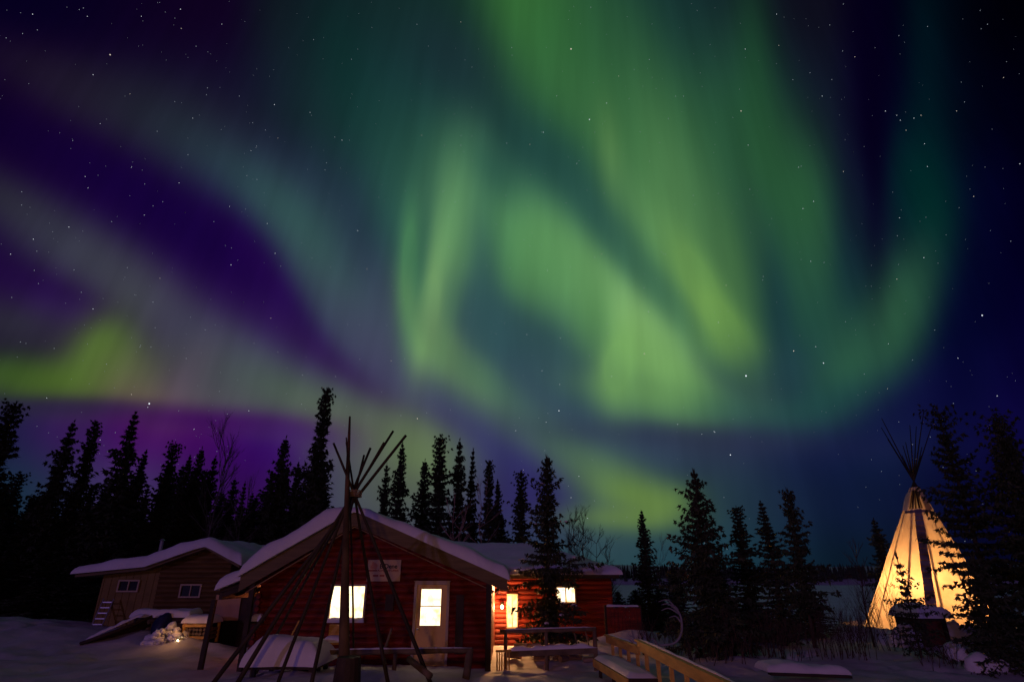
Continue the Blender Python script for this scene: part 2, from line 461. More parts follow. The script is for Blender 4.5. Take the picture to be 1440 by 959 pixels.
# ------------------------------------------------------------------ ground, lake, stars
MOUNDS = [(-10.9, 22.0, 1.3, .7, .34), (-4.6, 14.4, 2.9, 2.2, .36), (-2.6, 15.6, 1.5, .9, .10),
          (4.6, 22.5, 1.4, 1.0, .55), (-17.5, 23.5, 4.0, 2.4, .45), (-22, 26, 5, 4, .7), (2.0, 22.2, 2.2, .7, .22), (6.8, 18.5, 1.8, 1.2, .2),
          (10.5, 20.0, 2.5, 1.5, .25), (16.6, 22.7, 1.7, 1.0, .30), (13.6, 18.0, 1.6, 1.1, .25), (5.0, 13.4, 1.2, 1.6, .25), (-13.2, 23.0, .9, .7, .25)]
def gz(x, y):
    lf = ss(-4, -16, x)                     # the wooded left side stays high
    drop = ss(27.5 + lf*60 + max(0, x-8)*.25, 60 + lf*120 + max(0, x-8)*.2, y)
    z = -4.0*drop
    if y < 62:
        k = 1-ss(30, 60, y)
        z += k*(.10*noise.noise(Vector((x*.35, y*.35, 0))) + .075*noise.noise(Vector((x*1.3, y*1.3, 3))) + .034*noise.noise(Vector((x*4, y*4, 5))))
        if y < 31 and abs(x) < 24: z -= k*.13*max(0, noise.noise(Vector((x*1.9, y*1.5, 11)))-.12)*4*max(0, noise.noise(Vector((x*.3, y*.3, 4)))+.25)
        for (mx, my, sx, sy, h) in MOUNDS:
            q = ((x-mx)/sx)**2 + ((y-my)/sy)**2
            if q < 7: z += h*math.exp(-q*.8)
        r = math.hypot(x-17.3, y-26.2)      # snow banked against the canvas lodge
        z += .50*math.exp(-((r-3.25)/.42)**2)
        if r < 3: z += .1
    if y > 350:
        far = ss(366, 380, y)
        z = z + far*(4.4 + ss(420, 1000, y)*(13 + 7*noise.noise(Vector((x*.004, y*.003, 9)))))
    return z
def lines(segs):
    out = []
    for a, b, s in segs:
        n = max(1, int(round((b-a)/s)))
        out += [a + (b-a)*i/n for i in range(n)]
    out.append(segs[-1][1]); return out
gx = lines([(-3000, -400, 200), (-400, -60, 20), (-60, -22, 2), (-22, 24, .17), (24, 60, 2), (60, 500, 12), (500, 3000, 200)])
gy = lines([(-200, 0, 20), (0, 11, 1), (11, 31, .17), (31, 64, 1.1), (64, 360, 14), (360, 460, 5), (460, 1200, 40), (1200, 6000, 400)])
g = MB(); ny = len(gy)
for x in gx:
    for y in gy: g.v.append((x, y, gz(x, y)))
for i in range(len(gx)-1):
    for j in range(ny-1):
        a = i*ny+j; g.f.append((a, a+ny, a+ny+1, a+1))
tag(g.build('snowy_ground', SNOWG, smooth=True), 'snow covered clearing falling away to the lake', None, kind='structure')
g = MB(); g.quad((-3000, 30, -3), (3000, 30, -3), (3000, 376, -3), (-3000, 376, -3))
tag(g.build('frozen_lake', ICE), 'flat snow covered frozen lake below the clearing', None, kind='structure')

STARS = [(1049,528,3.0),(210,567,2.6),(803,69,2.4),(155,77,1.8),(131,105,1.2),(46,20,1.3),(123,23,1.1),(199,23,1.1),(254,13,1.3),(255,40,1.2),(312,34,1.1),
 (183,132,1),(271,166,1.1),(386,147,1.4),(436,158,1),(141,174,1),(120,248,1.1),(185,235,1.1),(124,264,1.1),(203,302,1.1),(323,290,1.2),(376,314,1.2),(252,257,1.1),
 (353,212,1),(391,194,1),(648,31,1.1),(829,168,1.7),(811,230,1.4),(764,186,1.4),(745,203,1.2),(783,135,1.0),(593,190,1.3),(481,197,1.3),(853,145,1.1),(870,107,1.2),
 (1042,156,1.7),(1092,20,1.2),(1095,64,1.2),(1048,69,1.3),(1202,80,1.3),(1245,156,1.4),(1261,162,1.2),(1266,169,1.2),(1274,183,1.3),(1285,166,1.2),(1295,162,1.4),
 (1300,202,1.2),(1304,234,1.2),(1156,135,1.2),(1123,235,1.1),(1144,283,1.4),(1129,293,1.4),(1186,241,1.3),(1369,276,1.4),(1265,306,1.3),(1434,230,1.4),(1411,109,1.2),
 (1345,156,1.3),(1052,204,1.2),(47,336,1.4),(15,357,1.3),(325,372,1.6),(387,356,1.5),(381,447,1.3),(225,391,1.2),(131,434,1.3),(185,554,1.5),(208,572,1.3),(350,577,1.5),
 (66,559,1.2),(273,603,1.2),(141,618,1.1),(97,319,1.4),(846,357,1.6),(770,380,1.3),(912,438,1.5),(788,475,1.5),(741,470,1.2),(906,497,1.8),(787,540,1.5),(762,521,1.4),
 (786,577,1.9),(768,593,1.4),(725,605,1.3),(860,529,1.2),(503,324,1.3),(516,378,1.3),(587,588,1.7),(550,507,1.3),(1116,493,1.9),(1158,510,1.7),(1147,487,1.3),(1299,362,1.4),
 (1261,392,1.5),(1381,443,2.0),(1347,503,1.3),(1402,556,1.4),(1010,453,1.4),(1140,367,1.2),(1021,401,1.2),(1004,606,1.3),(987,610,1.2),(1249,483,1.2),(1248,546,1.2),
 (1027,639,2.1),(953,596,1.5),(1005,607,1.4),(736,660,1.3),(814,669,1.4),(803,699,1.3),(826,728,1.3)]
sr = random.Random(3)
for _ in range(900): STARS.append((sr.uniform(0, 1440), sr.uniform(0, 780), sr.choice([.36, .4, .45, .5, .6, .8])))
for _ in range(900):   # the same sky beyond the frame
    x, y = sr.uniform(-2600, 4000), sr.uniform(-1500, 780)
    if not (-20 < x < 1460 and y > -20): STARS.append((x, y, sr.choice([.5, .6, .7, .9, 1.2])))
sm = [MB() for _ in range(3)]
for (x, y, s) in STARS:
    d = Vector(ray(x, y)).normalized(); c = d*4000; r = s*(2.5 if s < 1 else 1.35)*(1.35 if s > 1.6 else 1)
    q = d.cross(Vector((0, 0, 1))).normalized()*r; p = d.cross(q).normalized()*r; f = d*r
    b = sm[0 if s < 1 else (1 if sr.random() < .7 else 2)]
    i = len(b.v); b.v += [c-q, c+q, c-p, c+p, c-f, c+f]
    for t in ((0, 2, 4), (2, 1, 4), (1, 3, 4), (3, 0, 4), (2, 0, 5), (1, 2, 5), (3, 1, 5), (0, 3, 5)): b.f.append(tuple(i+k for k in t))
sroot = empty('night_stars', (0, 0, 0), 'small white stars scattered over the aurora sky', None); sroot['kind'] = 'structure'
for b, m, nme in zip(sm, (glow('faint_star', (.75, .85, 1), .42), glow('bright_star', (.85, .92, 1), 1.3), glow('warm_star', (1, .85, .7), .9)), ('faint_stars', 'bright_stars', 'warm_stars')):
    b.build(nme, m, sroot, kind='structure')

# ------------------------------------------------------------------ trees
def spruce_mesh(seed, h, w, steps, bare=.06, knot=0, ragged=.35, dense=1.0, clumps=False, tw=2, leaf=.17):
    q = random.Random(seed); T = MB(); C = MB(); SN = MB()
    lean = [Vector((0, 0, 0))]; bx = q.uniform(-.012, .012)*h; by = q.uniform(-.012, .012)*h
    def ax(t): return Vector((bx*math.sin(t*3.0), by*math.sin(t*2.3+1)-by*math.sin(1), h*t))
    T.tube([ax(i/10) for i in range(11)], [max(.012, .014*h*(1-.93*i/10)) for i in range(11)], 7)
    z = bare
    gap_z = [(q.uniform(.2, .9), q.uniform(0, 6.28)) for _ in range(5)]
    while z < .985:
        s = (1-z)
        prof = (s**.78)*(1.0 if z > bare+.10 else .62+.38*(z-bare)/.10)
        if knot and z > .86: prof = max(prof, .26*knot*(1-((z-.925)/.075)**2 if abs(z-.925) < .075 else 0)+.04)
        nb = max(4, int(round((6+2*s)*dense)))
        a0 = q.uniform(0, 6.28)
        lvl = q.uniform(1-ragged, 1+ragged*.75)
        for k in range(nb):
            az = a0+6.283*k/nb+q.uniform(-.35, .35)
            L = w/2*prof*lvl*q.uniform(.55, 1.15)
            if q.random() < .09: L *= 1.4
            for gzz, ga in gap_z:
                if abs(z-gzz) < .035 and math.cos(az-ga) > .2: L *= .45
            L = max(L, .05*w*min(1, s*5+.15))
            d = Vector((math.cos(az), math.sin(az), 0)); side = Vector((-d.y, d.x, 0))
            el = .55*(z**1.5) - .30*(1-z) + q.uniform(-.12, .12)
            base = ax(z); n = max(3, int(L/steps))
            pts = []
            for i in range(n+1):
                t = i/n
                pts.append(base + d*(L*t) + Vector((0, 0, L*(el*t - .22*t*t*(1-z) + .30*t**3*(.6)))))
            T.tube([pts[0], pts[n//2], pts[-1]], [.010*L+.006, .006*L+.004, .002], 3, caps=False)
            for i in range(n+1):
                t = (i+q.uniform(-.3, .3))/n; t = max(.05, min(1, t)); p = pts[i]
                tz = min(1, (1-z)*3.2+.12); lf = leaf*(.45+.55*tz)
                hw = (L*.27*(1-t*.75)+.05*tz)*q.uniform(.7, 1.2)          # half width of the spray here
                for sg in (-1, 1, 0):
                    td = (side*sg*q.uniform(.7, 1.1) + d*q.uniform(.25, .9) + Vector((0, 0, q.uniform(-.35, .12)))).normalized()
                    tl = hw if sg else .5*hw+.04*tz
                    for s_ in range(tw):
                        c = p + td*tl*(s_+q.uniform(.2, 1))/tw + Vector((0, 0, q.uniform(-.06, .03)))
                        e = (td*.9+Vector((q.uniform(-1, 1), q.uniform(-1, 1), q.uniform(-1.1, .7)))).normalized()*lf*q.uniform(.7, 1.4)
                        o_ = e.cross(Vector((q.uniform(-1, 1), q.uniform(-1, 1), q.uniform(-1, 1)))).normalized()*lf*.30
                        C.tri(c-e*.4-o_, c-e*.4+o_, c+e)
                        C.tri(c-o_*1.2, c+o_*1.2+e*.2, c+e*.5+Vector((0, 0, q.uniform(-.8, .5)*leaf)))
            if clumps and q.random() < .20 and L > .5:
                i = q.randint(n//2, n); c = pts[i]+Vector((0, 0, .03)); r = q.uniform(.035, .085)
                SN.blob(c, r*1.5, r*1.2, r*.6, q.random()*50, .3, 7, 4)
        z += q.uniform(.75, 1.25)*(.20 if h > 4 else .17)/h*(1+.4*(1-dense)) * (1 if h < 8 else 1.45)
    for _ in range(10):
        c = ax(.985); C.tri(c-Vector((.03, 0, 0)), c+Vector((.03, 0, 0)), c+Vector((q.uniform(-.08, .08), q.uniform(-.08, .08), q.uniform(.05, .3))))
    T.sm = True
    return T, C, SN
def make_tree(name, loc, label, group, args, mats=(BARK, NEED)):
    T, C, SN = spruce_mesh(**args)
    r = empty(name, (0, 0, 0), label, 'tree', group)
    T.build('trunk', mats[0], r); C.build('crown', mats[1], r)
    if SN.v: SN.build('snow_clumps', SNOW, r, smooth=True, kind='stuff')
    r.location = loc; return r
def copy_tree(r, loc, sx, sz, rot, label, group):
    c = r.copy(); sc.collection.objects.link(c); c.location = loc; c.scale = (sx, sx, sz); c.rotation_euler = (0, 0, rot)
    c['label'] = label; c['group'] = group
    for ch in list(r.children):
        d = ch.copy(); sc.collection.objects.link(d); d.parent = c
    return c
GF = 'spruces in the forest behind the cabins'
PROTO = []
for i, a in enumerate([dict(seed=11, h=12, w=3.2, steps=.24, leaf=.21, ragged=.35), dict(seed=12, h=12, w=3.6, steps=.24, leaf=.21, ragged=.5),
                       dict(seed=13, h=12, w=3.0, steps=.22, leaf=.20, ragged=.25, knot=1), dict(seed=14, h=12, w=3.4, steps=.24, leaf=.21, ragged=.55, knot=.7),
                       dict(seed=15, h=12, w=3.2, steps=.24, leaf=.21, ragged=.4, dense=.8), dict(seed=16, h=12, w=3.8, steps=.24, leaf=.22, ragged=.45)]):
    PROTO.append((a, None))
used = {}
def place(i, px, py, Y, wpx, label, group=GF, name='spruce_tree', rot=None):
    top = P(px, py, Y); z0 = gz(top.x, Y) - .1; h = top.z - z0
    wm = wpx/865*Y*1.42
    a = PROTO[i][0]
    if i not in used:
        r = make_tree(name, (top.x, Y, z0), label, group, a); used[i] = r
        r.scale = (wm/a['w'], wm/a['w'], h/a['h']); r.rotation_euler = (0, 0, rnd.uniform(0, 6.28)); return r
    return copy_tree(used[i], (top.x, Y, z0), wm/a['w'], h/a['h'], rnd.uniform(0, 6.28), label, group)
FOREST = [
 (2, 22, 563, 34, 78, 'tall black spruce at the left edge of the forest with a blunt top'),
 (1, 105, 590, 36, 66, 'shaggy spruce, left one of the close pair beside the forest edge tree'),
 (3, 136, 592, 37, 58, 'knobbly spruce, right one of the close pair left of the wood stovepipe'),
 (4, 190, 577, 34, 80, 'tall ragged spruce under the bright star above the brown cabin'),
 (0, 206, 632, 40, 42, 'short thin spruce tucked right of the ragged tall one under the bright star'),
 (2, 246, 620, 37, 52, 'dense spruce with a thick top standing behind the stovepipe'),
 (0, 268, 640, 39, 42, 'narrow spruce just right of the thick topped one behind the stovepipe'),
 (5, 285, 628, 40, 44, 'spruce straight above the peak of the brown cabin roof'),
 (1, 304, 640, 41, 44, 'spruce standing left of the hazy bare birch behind the brown cabin'),
 (4, 347, 676, 38, 32, 'small spire of spruce beside the pale birch trunk behind the brown cabin'),
 (5, 403, 613, 36, 56, 'wide spruce left of the tallest tree above the red cabin roof'),
 (0, 420, 650, 39, 44, 'low spruce filling the gap beside the tallest tree above the red cabin roof'),
 (3, 459, 545, 33, 66, 'tallest spruce of the forest with a clubbed top, left of the bare lodge poles'),
 (1, 545, 650, 36, 38, 'faint low spruce showing between the bare lodge poles'),
 (0, 566, 622, 34, 44, 'spruce at the tips of the leaning lodge poles above the cabin ridge'),
 (5, 598, 645, 37, 48, 'shorter broad spruce on the left flank of the trees behind the red cabin ridge'),
 (2, 620, 610, 34, 56, 'tallest dense spruce of the clump behind the right roof slope of the red cabin'),
 (1, 647, 616, 35, 48, 'spruce right of the tallest one in the clump behind the red cabin'),
 (4, 665, 630, 37, 38, 'thin spruce with sparse top in the clump behind the red cabin'),
 (3, 687, 647, 36, 44, 'spruce at the right end of the clump behind the red cabin'),
 (0, 700, 674, 38, 34, 'short spruce on the right rim of the clump behind the red cabin'),
 (2, 733, 661, 30, 46, 'spruce rising from behind the snowy roof of the rear red wing'),
]
for t in FOREST: place(*t)
# second and third rows, which fill the dark forest floor behind the cabins
fr = random.Random(21)
for k in range(46):
    px = -90 + k*12.0 + fr.uniform(-5, 5); py = fr.uniform(672, 740); Y = fr.uniform(40, 52)
    if 485 < px: continue
    place(fr.choice([0, 1, 2, 4, 5]), px, py, Y, fr.uniform(46, 64), 'dark spruce deep in the forest behind the cabins', 'spruces deep in the forest')
for k in range(26):
    px = -60 + k*21 + fr.uniform(-8, 8)
    place(fr.choice([0, 1, 2, 3, 5]), px, fr.uniform(650, 700), fr.uniform(41, 50), fr.uniform(42, 60), 'dark spruce deep in the forest behind the cabins', 'spruces deep in the forest')
for k in range(10):
    px = 500 + k*23 + fr.uniform(-6, 6); place(fr.choice([0, 1, 5]), px, fr.uniform(712, 745), fr.uniform(40, 46), fr.uniform(34, 46), 'dark spruce deep in the forest behind the cabins', 'spruces deep in the forest')
for k in range(9):
    px = -60 + k*22 + fr.uniform(-6, 6); place(fr.choice([0, 1, 5]), px, fr.uniform(745, 790), fr.uniform(31, 36), fr.uniform(60, 80), 'low dark spruce at the foot of the forest left of the brown cabin', 'low spruces at the left forest edge')
SH = 'spruces along the lake shore'
SHORE = [
 (0, 902, 717, 30, 38, 'slim lone spruce on the shore right of the rear wing roof'),
 (2, 1036, 710, 25, 52, 'spruce just right of the big dark spruce on the shore'),
 (4, 1071, 703, 24, 60, 'loose spruce between two others on the lake shore, its trunk bare at the foot'),
 (1, 1228, 728, 33, 46, 'spruce half hidden behind the left side of the glowing tipi'),
 (0, 1262, 745, 36, 34, 'thin spruce close behind the left edge of the glowing tipi'),
 (5, 893, 828, 34, 46, 'small bushy spruce at the lake edge behind the red board fence'),
 (1, 925, 822, 36, 52, 'small wide spruce between the antlers and the lake'),
 (5, 868, 830, 40, 40, 'small spruce against the lake at the corner of the rear wing'),
 (0, 1010, 800, 31, 60, 'low spruce crowding the right foot of the big dark shore spruce'),
 (5, 948, 795, 30, 60, 'low spruce crowding the left foot of the big dark shore spruce'),
 (1, 1055, 832, 29, 40, 'bushy young spruce beneath the pair of slender shore spruces'),
 (5, 1094, 835, 28, 36, 'bushy young spruce left of the clubbed shore spruce'),
 (4, 1128, 806, 27, 50, 'drooping young spruce on the shore beside the open lake'),
]
for t in SHORE: place(*t, group=SH)

def near_tree(px, py, Y, wpx, label, **k):
    top = P(px, py, Y); z0 = gz(top.x, Y)-.08; a = dict(h=top.z-z0, w=wpx/865*Y*1.15); a.update(k)
    r = make_tree('spruce_tree', (top.x, Y, z0), label, 'large spruces near the cabins', a)
    return r
near_tree(770, 643, 20.9, 112, 'open branched spruce before the lit rear wing wall with snow specks on its boughs', seed=31, steps=.14, leaf=.12, bare=.08, ragged=.5, clumps=True, dense=1.0)
near_tree(977, 664, 20, 128, 'big dense dark spruce right of the ramp rails with boughs down to the snow', seed=32, steps=.15, leaf=.12, bare=.03, ragged=.45, dense=1.25)
near_tree(1107, 690, 21, 76, 'crooked clubbed spruce with a bare lower trunk at the lake edge', seed=33, steps=.16, leaf=.12, bare=.24, knot=.8, ragged=.6)
near_tree(1316, 572, 20.5, 150, 'tall spruce with a thick clubbed top overlapping the glowing tipi', seed=34, steps=.17, leaf=.12, bare=.08, knot=1.0, ragged=.55, dense=1.1)
near_tree(1398, 585, 18.5, 150, 'tall ragged spruce near the right edge of the picture beside the tipi', seed=35, steps=.17, leaf=.13, bare=.05, knot=1.0, ragged=.5, dense=1.25)
near_tree(1455, 700, 16.5, 170, 'dark spruce cut by the right edge of the picture', seed=36, steps=.17, leaf=.12, bare=.05, ragged=.4, dense=1.15)
near_tree(1262, 784, 18.8, 74, 'thin little spruce standing against the glowing left side of the tipi', seed=37, steps=.11, leaf=.085, bare=.12, ragged=.25, dense=.8, tw=1)
near_tree(1368, 785, 17.2, 125, 'bushy young spruce before the right side of the tipi canvas', seed=38, steps=.15, leaf=.10, bare=.04, ragged=.5, dense=.95)

# ------------------------------------------------------------------ bare trees and brush
def twigs(m, p, d, L, r, depth, q, spread=.5, n=3):
    e = p + d*L; mid = p + d*L*.5 + Vector((q.uniform(-1, 1), q.uniform(-1, 1), 0))*L*.05
    m.tube([p, mid, e], [r, r*.8, r*.6], 4 if depth > 1 else 3, caps=False)
    if depth <= 0: return
    for k in range(n):
        t = q.uniform(.35, 1.0); s = p.lerp(e, t)
        nd = (d + Vector((q.uniform(-1, 1), q.uniform(-1, 1), q.uniform(-.2, .7)))*spread).normalized()
        twigs(m, s, nd, L*q.uniform(.5, .78), r*.55, depth-1, q, spread, n)
def bare_tree(px, py, Y, label, mt, seed, stems=1, depth=4, spread=.42, rad=.05, n=3, name='birch_tree', group='bare birches behind the cabins', brad=None):
    q = random.Random(seed); top = P(px, py, Y); z0 = gz(top.x, Y)-.05; H = top.z-z0
    r = empty(name, (top.x, Y, z0), label, 'tree', group)
    for s in range(stems):
        b = Vector((top.x+q.uniform(-.4, .4)*(stems > 1), Y+q.uniform(-.3, .3)*(stems > 1), z0))
        tr = MB(); br = MB(); h = H*q.uniform(.75, 1.0) if s else H
        pts = [b + Vector((q.uniform(-.03, .03)*h*(i/6), q.uniform(-.02, .02)*h*(i/6), h*.86*i/6)) for i in range(7)]
        tr.tube(pts, [rad*(1-.8*i/6) for i in range(7)], 6); tr.build('trunk', mt, r, smooth=True)
        for i in range(2, 7):
            for _ in range(3):
                nd = Vector((q.uniform(-1, 1), q.uniform(-1, 1), q.uniform(.6, 1.6))).normalized()
                twigs(br, pts[i], nd, h*.14*q.uniform(.7, 1.2), rad*.35, depth-1, q, spread, n)
        br.build('crown', brad or mt, r)
    return r
bare_tree(325, 600, 38, 'tall hazy bare birch among the dark spruces behind the brown cabin', GREYT, 41, 2, 4, .35, .07)
bare_tree(350, 690, 36, 'slender pale trunked birch behind the right slope of the brown cabin roof', GREYT, 42, 1, 4, .35, .05)
bare_tree(648, 712, 31, 'forked pale birch lit warm above the red cabin roof', BIRCH, 43, 2, 3, .35, .06)
bare_tree(676, 690, 31.5, 'thin birch lit warm beside the spruce clump behind the red cabin', BIRCH, 44, 1, 3, .3, .04)
bare_tree(806, 722, 30, 'bushy bare birch rising above the right end of the rear wing roof', TWIG, 45, 3, 4, .5, .05)
bare_tree(826, 745, 31, 'smaller bare birch right of the bushy one above the rear wing roof', TWIG, 46, 2, 4, .5, .04)
bare_tree(855, 775, 34, 'low bare thicket tree beyond the corner of the rear wing', TWIG, 47, 3, 4, .6, .04)
bare_tree(925, 757, 38, 'tiny crooked dead tree between the lone spruce and the big dark spruce', GREYT, 48, 1, 3, .5, .03)
bare_tree(1199, 765, 22, 'bare leafless sapling standing against the open lake', TWIG, 49, 1, 3, .35, .035)
def shrub(px, py, wpx, hpx, n, label, seed, mt=TWIG, depth=2, z_off=0):
    # a clump of willow stems; py = foot of the clump
    x, y, z = ray(px, py); Y = (CAM_Z)/(-z)*y; q = random.Random(seed)
    for _ in range(3): Y = (CAM_Z-gz(x/y*Y, Y))/(-z/y)
    X = x/y*Y; z0 = gz(X, Y)-.03; m = MB(); H = hpx/900*Y; W = wpx/865*Y
    r = empty('willow_shrub', (X, Y, z0), label, 'shrub', 'leafless willow shrubs on the bank')
    for _ in range(n):
        b = Vector((X+q.uniform(-.5, .5)*W, Y+q.uniform(-.4, .4), 0)); b.z = gz(b.x, b.y)-.03
        twigs(m, b, Vector((q.uniform(-.35, .35), q.uniform(-.3, .3), 1)).normalized(), H*q.uniform(.4, .65), .011, depth, q, .45, 3)
    m.build('stems', mt, r); return r
shrub(1052, 925, 90, 62, 34, 'leafless willow clump left of the clubbed spruce trunk', 51)
shrub(1120, 922, 80, 60, 34, 'leafless willow clump under the clubbed spruce', 52)
shrub(1185, 922, 70, 58, 40, 'thick dark willow clump lit orange on top, left of the tipi', 53, depth=3)
shrub(1243, 915, 44, 95, 16, 'tall thin willow stems at the left foot of the tipi', 54, depth=3)
shrub(1020, 930, 90, 40, 26, 'low willow clump right of the ramp rail', 55)
shrub(935, 905, 70, 50, 26, 'scrubby willow clump behind the antlers', 56)
shrub(1330, 935, 60, 40, 14, 'sparse willow stems beneath the spruces beside the tipi door', 57)
# far shore
q = random.Random(61); f = MB()
for k in range(2600):
    near_ = k < 1500
    Y = q.uniform(374, 398) if near_ else q.uniform(430, 760); x = q.uniform(-.35, 1.3)*Y; h = q.uniform(5.0, 9.5) if near_ else q.uniform(5, 8); z0 = gz(x, Y)
    if not near_ and noise.noise(Vector((x*.012, Y*.02, 1))) < -.12: continue
    r0 = h*q.uniform(.12, .2); n = 5
    for l in range(3):
        zb = z0+h*(.02+.3*l); zt = z0+h*(.45+.275*l); rr = r0*(1-.28*l)
        pts = [Vector((x+rr*q.uniform(.7, 1.2)*math.cos(6.283*i/n+l), Y+rr*math.sin(6.283*i/n+l), zb)) for i in range(n)]; tp = Vector((x, Y, zt))
        for i in range(n): f.tri(pts[i], pts[(i+1) % n], tp)
tag(f.build('far_forest', NEED), 'dark band of spruce forest along the far shore of the lake', 'forest', kind='stuff')
# ------------------------------------------------------------------ building helpers
def log_wall(m, x0f, x1f, y, z0, z1, rh=.17, openings=(), depth=.05, seg=5):
    z = z0
    while z < z1-.02:
        zt = min(z+rh, z1); zm = (z+zt)/2; iv = [(x0f(zm), x1f(zm))]
        for (a, b, c, d) in openings:
            if zt > c+.02 and z < d-.02:
                nv = []
                for (p, q_) in iv:
                    if b <= p or a >= q_: nv.append((p, q_)); continue
                    if a > p: nv.append((p, a))
                    if b < q_: nv.append((b, q_))
                iv = nv
        for (p, q_) in iv:
            if q_-p < .03: continue
            nn = max(1, int((q_-p)/1.2)); i = len(m.v)
            for s in range(nn+1):
                x = p+(q_-p)*s/nn; wob = .006*noise.noise(Vector((x*.7, z*5, 2)))
                for k in range(seg+1):
                    t = k/seg; m.v.append(Vector((x, y-depth*math.sin(math.pi*t)+wob, z+(zt-z)*t)))
            for s in range(nn):
                for k in range(seg):
                    a = i+s*(seg+1)+k; m.f.append((a, a+seg+1, a+seg+2, a+1))
        z = zt
def snow_field(m, x0, x1, y0, y1, hf, tf, nx=60, ny=24, lip=.16, amp=.04, seed=0, sag=.0):
    # snow lying on a roof or rail: rounded at every edge, closed underneath
    def warp(t):                      # cluster samples near both edges
        return .5-.5*math.cos(math.pi*t)
    top = []; bot = []
    for i in range(nx+1):
        for j in range(ny+1):
            x = x0+(x1-x0)*warp(i/nx); y = y0+(y1-y0)*warp(j/ny)
            d = min(x-x0, x1-x, y-y0, y1-y); t = tf(x, y)
            if amp > .04: y += .9*amp*(noise.noise(Vector((x*1.1, seed, 0)))+.5*noise.noise(Vector((x*3.1, seed, 1))))*(1-(y-y0)/(y1-y0))**6; t *= 1+.28*noise.noise(Vector((x*.9, y*.8, seed+5)))
            e = math.sqrt(max(0, 1-(1-min(1, d/lip))**2))
            nz_ = noise.noise(Vector((x*1.4+seed, y*1.4, seed)))*amp + noise.noise(Vector((x*5+seed, y*5, seed)))*amp*.3
            top.append(Vector((x, y, hf(x, y)+.012+e*(t+nz_)-sag*(1-e)*.3)))
            bot.append(Vector((x, y, hf(x, y)+.004)))
    b = len(m.v); m.v += top; n = ny+1
    for i in range(nx):
        for j in range(ny): a = b+i*n+j; m.f.append((a, a+n, a+n+1, a+1))
    b2 = len(m.v); m.v += bot
    for i in range(nx):
        for j in range(ny): a = b2+i*n+j; m.f.append((a, a+1, a+n+1, a+n))
    def st(a, c): m.f.append((b+a, b+c, b2+c, b2+a))
    for i in range(nx): st((i+1)*n, i*n); st(i*n+ny, (i+1)*n+ny)
    for j in range(ny): st(j, j+1); st(nx*n+j+1, nx*n+j)
def lin(pts):
    def f(x):
        if x <= pts[0][0]: a, b = pts[0], pts[1]
        elif x >= pts[-1][0]: a, b = pts[-2], pts[-1]
        else:
            for a, b in zip(pts, pts[1:]):
                if a[0] <= x <= b[0]: break
        return a[1]+(b[1]-a[1])*(x-a[0])/(b[0]-a[0])
    return f
def prism(m, pts, y0, y1):           # extrude an xz outline (counter-clockwise from the front) along y
    i = len(m.v); n = len(pts)
    m.v += [Vector((x, y0, z)) for x, z in pts]+[Vector((x, y1, z)) for x, z in pts]
    m.f.append(tuple(range(i, i+n))); m.f.append(tuple(range(i+2*n-1, i+n-1, -1)))
    for k in range(n): k2 = (k+1) % n; m.f.append((i+k2, i+k, i+n+k, i+n+k2))
def frame_parts(parent, name, x0, x1, z0, z1, y, t, mt, d=.06, mull=None, rail=None, kids=None, pane=None, pane_y=0):
    fm = MB()
    fm.box(x0-t, x0, y-d, y, z0-t, z1+t); fm.box(x1, x1+t, y-d, y, z0-t, z1+t)
    fm.box(x0, x1, y-d+.002, y, z1, z1+t); fm.box(x0, x1, y-d+.002, y, z0-t, z0)
    if mull: fm.box(mull-.02, mull+.02, y-d+.012, y, z0, z1)
    if rail: fm.box(x0, x1, y-d+.015, y, rail-.015, rail+.015)
    o = fm.build(name, mt, parent)
    if pane:
        pm = MB(); pm.box(x0, x1, y-.022+pane_y, y-.012+pane_y, z0, z1); pm.build('pane', pane, o)
    return o

# ------------------------------------------------------------------ red log cabin
YW = 18.2; YR = 17.55; YB = 26.0
rg = P(500, 719, YR); er = P(712, 814, YR); el = P(340, 810, YR)
RL = lin([(el.x, el.z), (rg.x, rg.z), (er.x, er.z)])
wl = P(362, 860, YW).x; wr = P(689, 860, YW).x
cabin = empty('log_cabin', (rg.x, YW, 0), 'red log cabin with snow laden gable roof, lit door and signboard', 'cabin')
wx0, wx1 = P(466, 848, YW).x, P(512, 848, YW).x; wz0, wz1 = P(490, 870, YW).z, P(490, 824, YW).z
dx0, dx1 = P(586, 850, YW).x, P(628, 850, YW).x; dz1 = P(607, 822, YW).z
TH = .17
m = MB()
log_wall(m, lambda z: max(wl, wl if z < RL(wl)-TH else rg.x-(rg.z-TH-z)/((rg.z-el.z)/(rg.x-el.x))),
         lambda z: min(wr, rg.x+(rg.z-TH-z)/((rg.z-er.z)/(er.x-rg.x))), YW, -.3, rg.z-TH-.05,
         openings=[(wx0-.06, wx1+.06, wz0-.06, wz1+.06), (dx0-.08, dx1+.08, -.3, dz1+.08)])
zl, zr = RL(wl)-TH, RL(wr)-TH
prism(m, [(wl, -.3), (wr, -.3), (wr, zr), (rg.x, rg.z-TH), (wl, zl)], YW+.03, YB)
for k in range(14):                  # log ends at the corners
    z = -.2+k*.17
    if z < 2.0:
        m.tube([(wl+.02, YW-.16, z), (wl+.02, YW+.05, z)], .075, 8); m.tube([(wr-.02, YW-.16, z), (wr-.02, YW+.05, z)], .075, 8)
m.build('wall', RED, cabin)
m = MB()
def slab(m, pts, y0, y1, th):
    prism(m, [(x, z-th) for x, z in pts]+[(x, z) for x, z in reversed(pts)], y0, y1)
slab(m, [(el.x, el.z), (rg.x, rg.z)], YR+.04, YB+.4, .12); slab(m, [(rg.x, rg.z), (er.x, er.z)], YR+.04, YB+.4, .12)
roof = m.build('roof', SOFF, cabin)
m = MB()
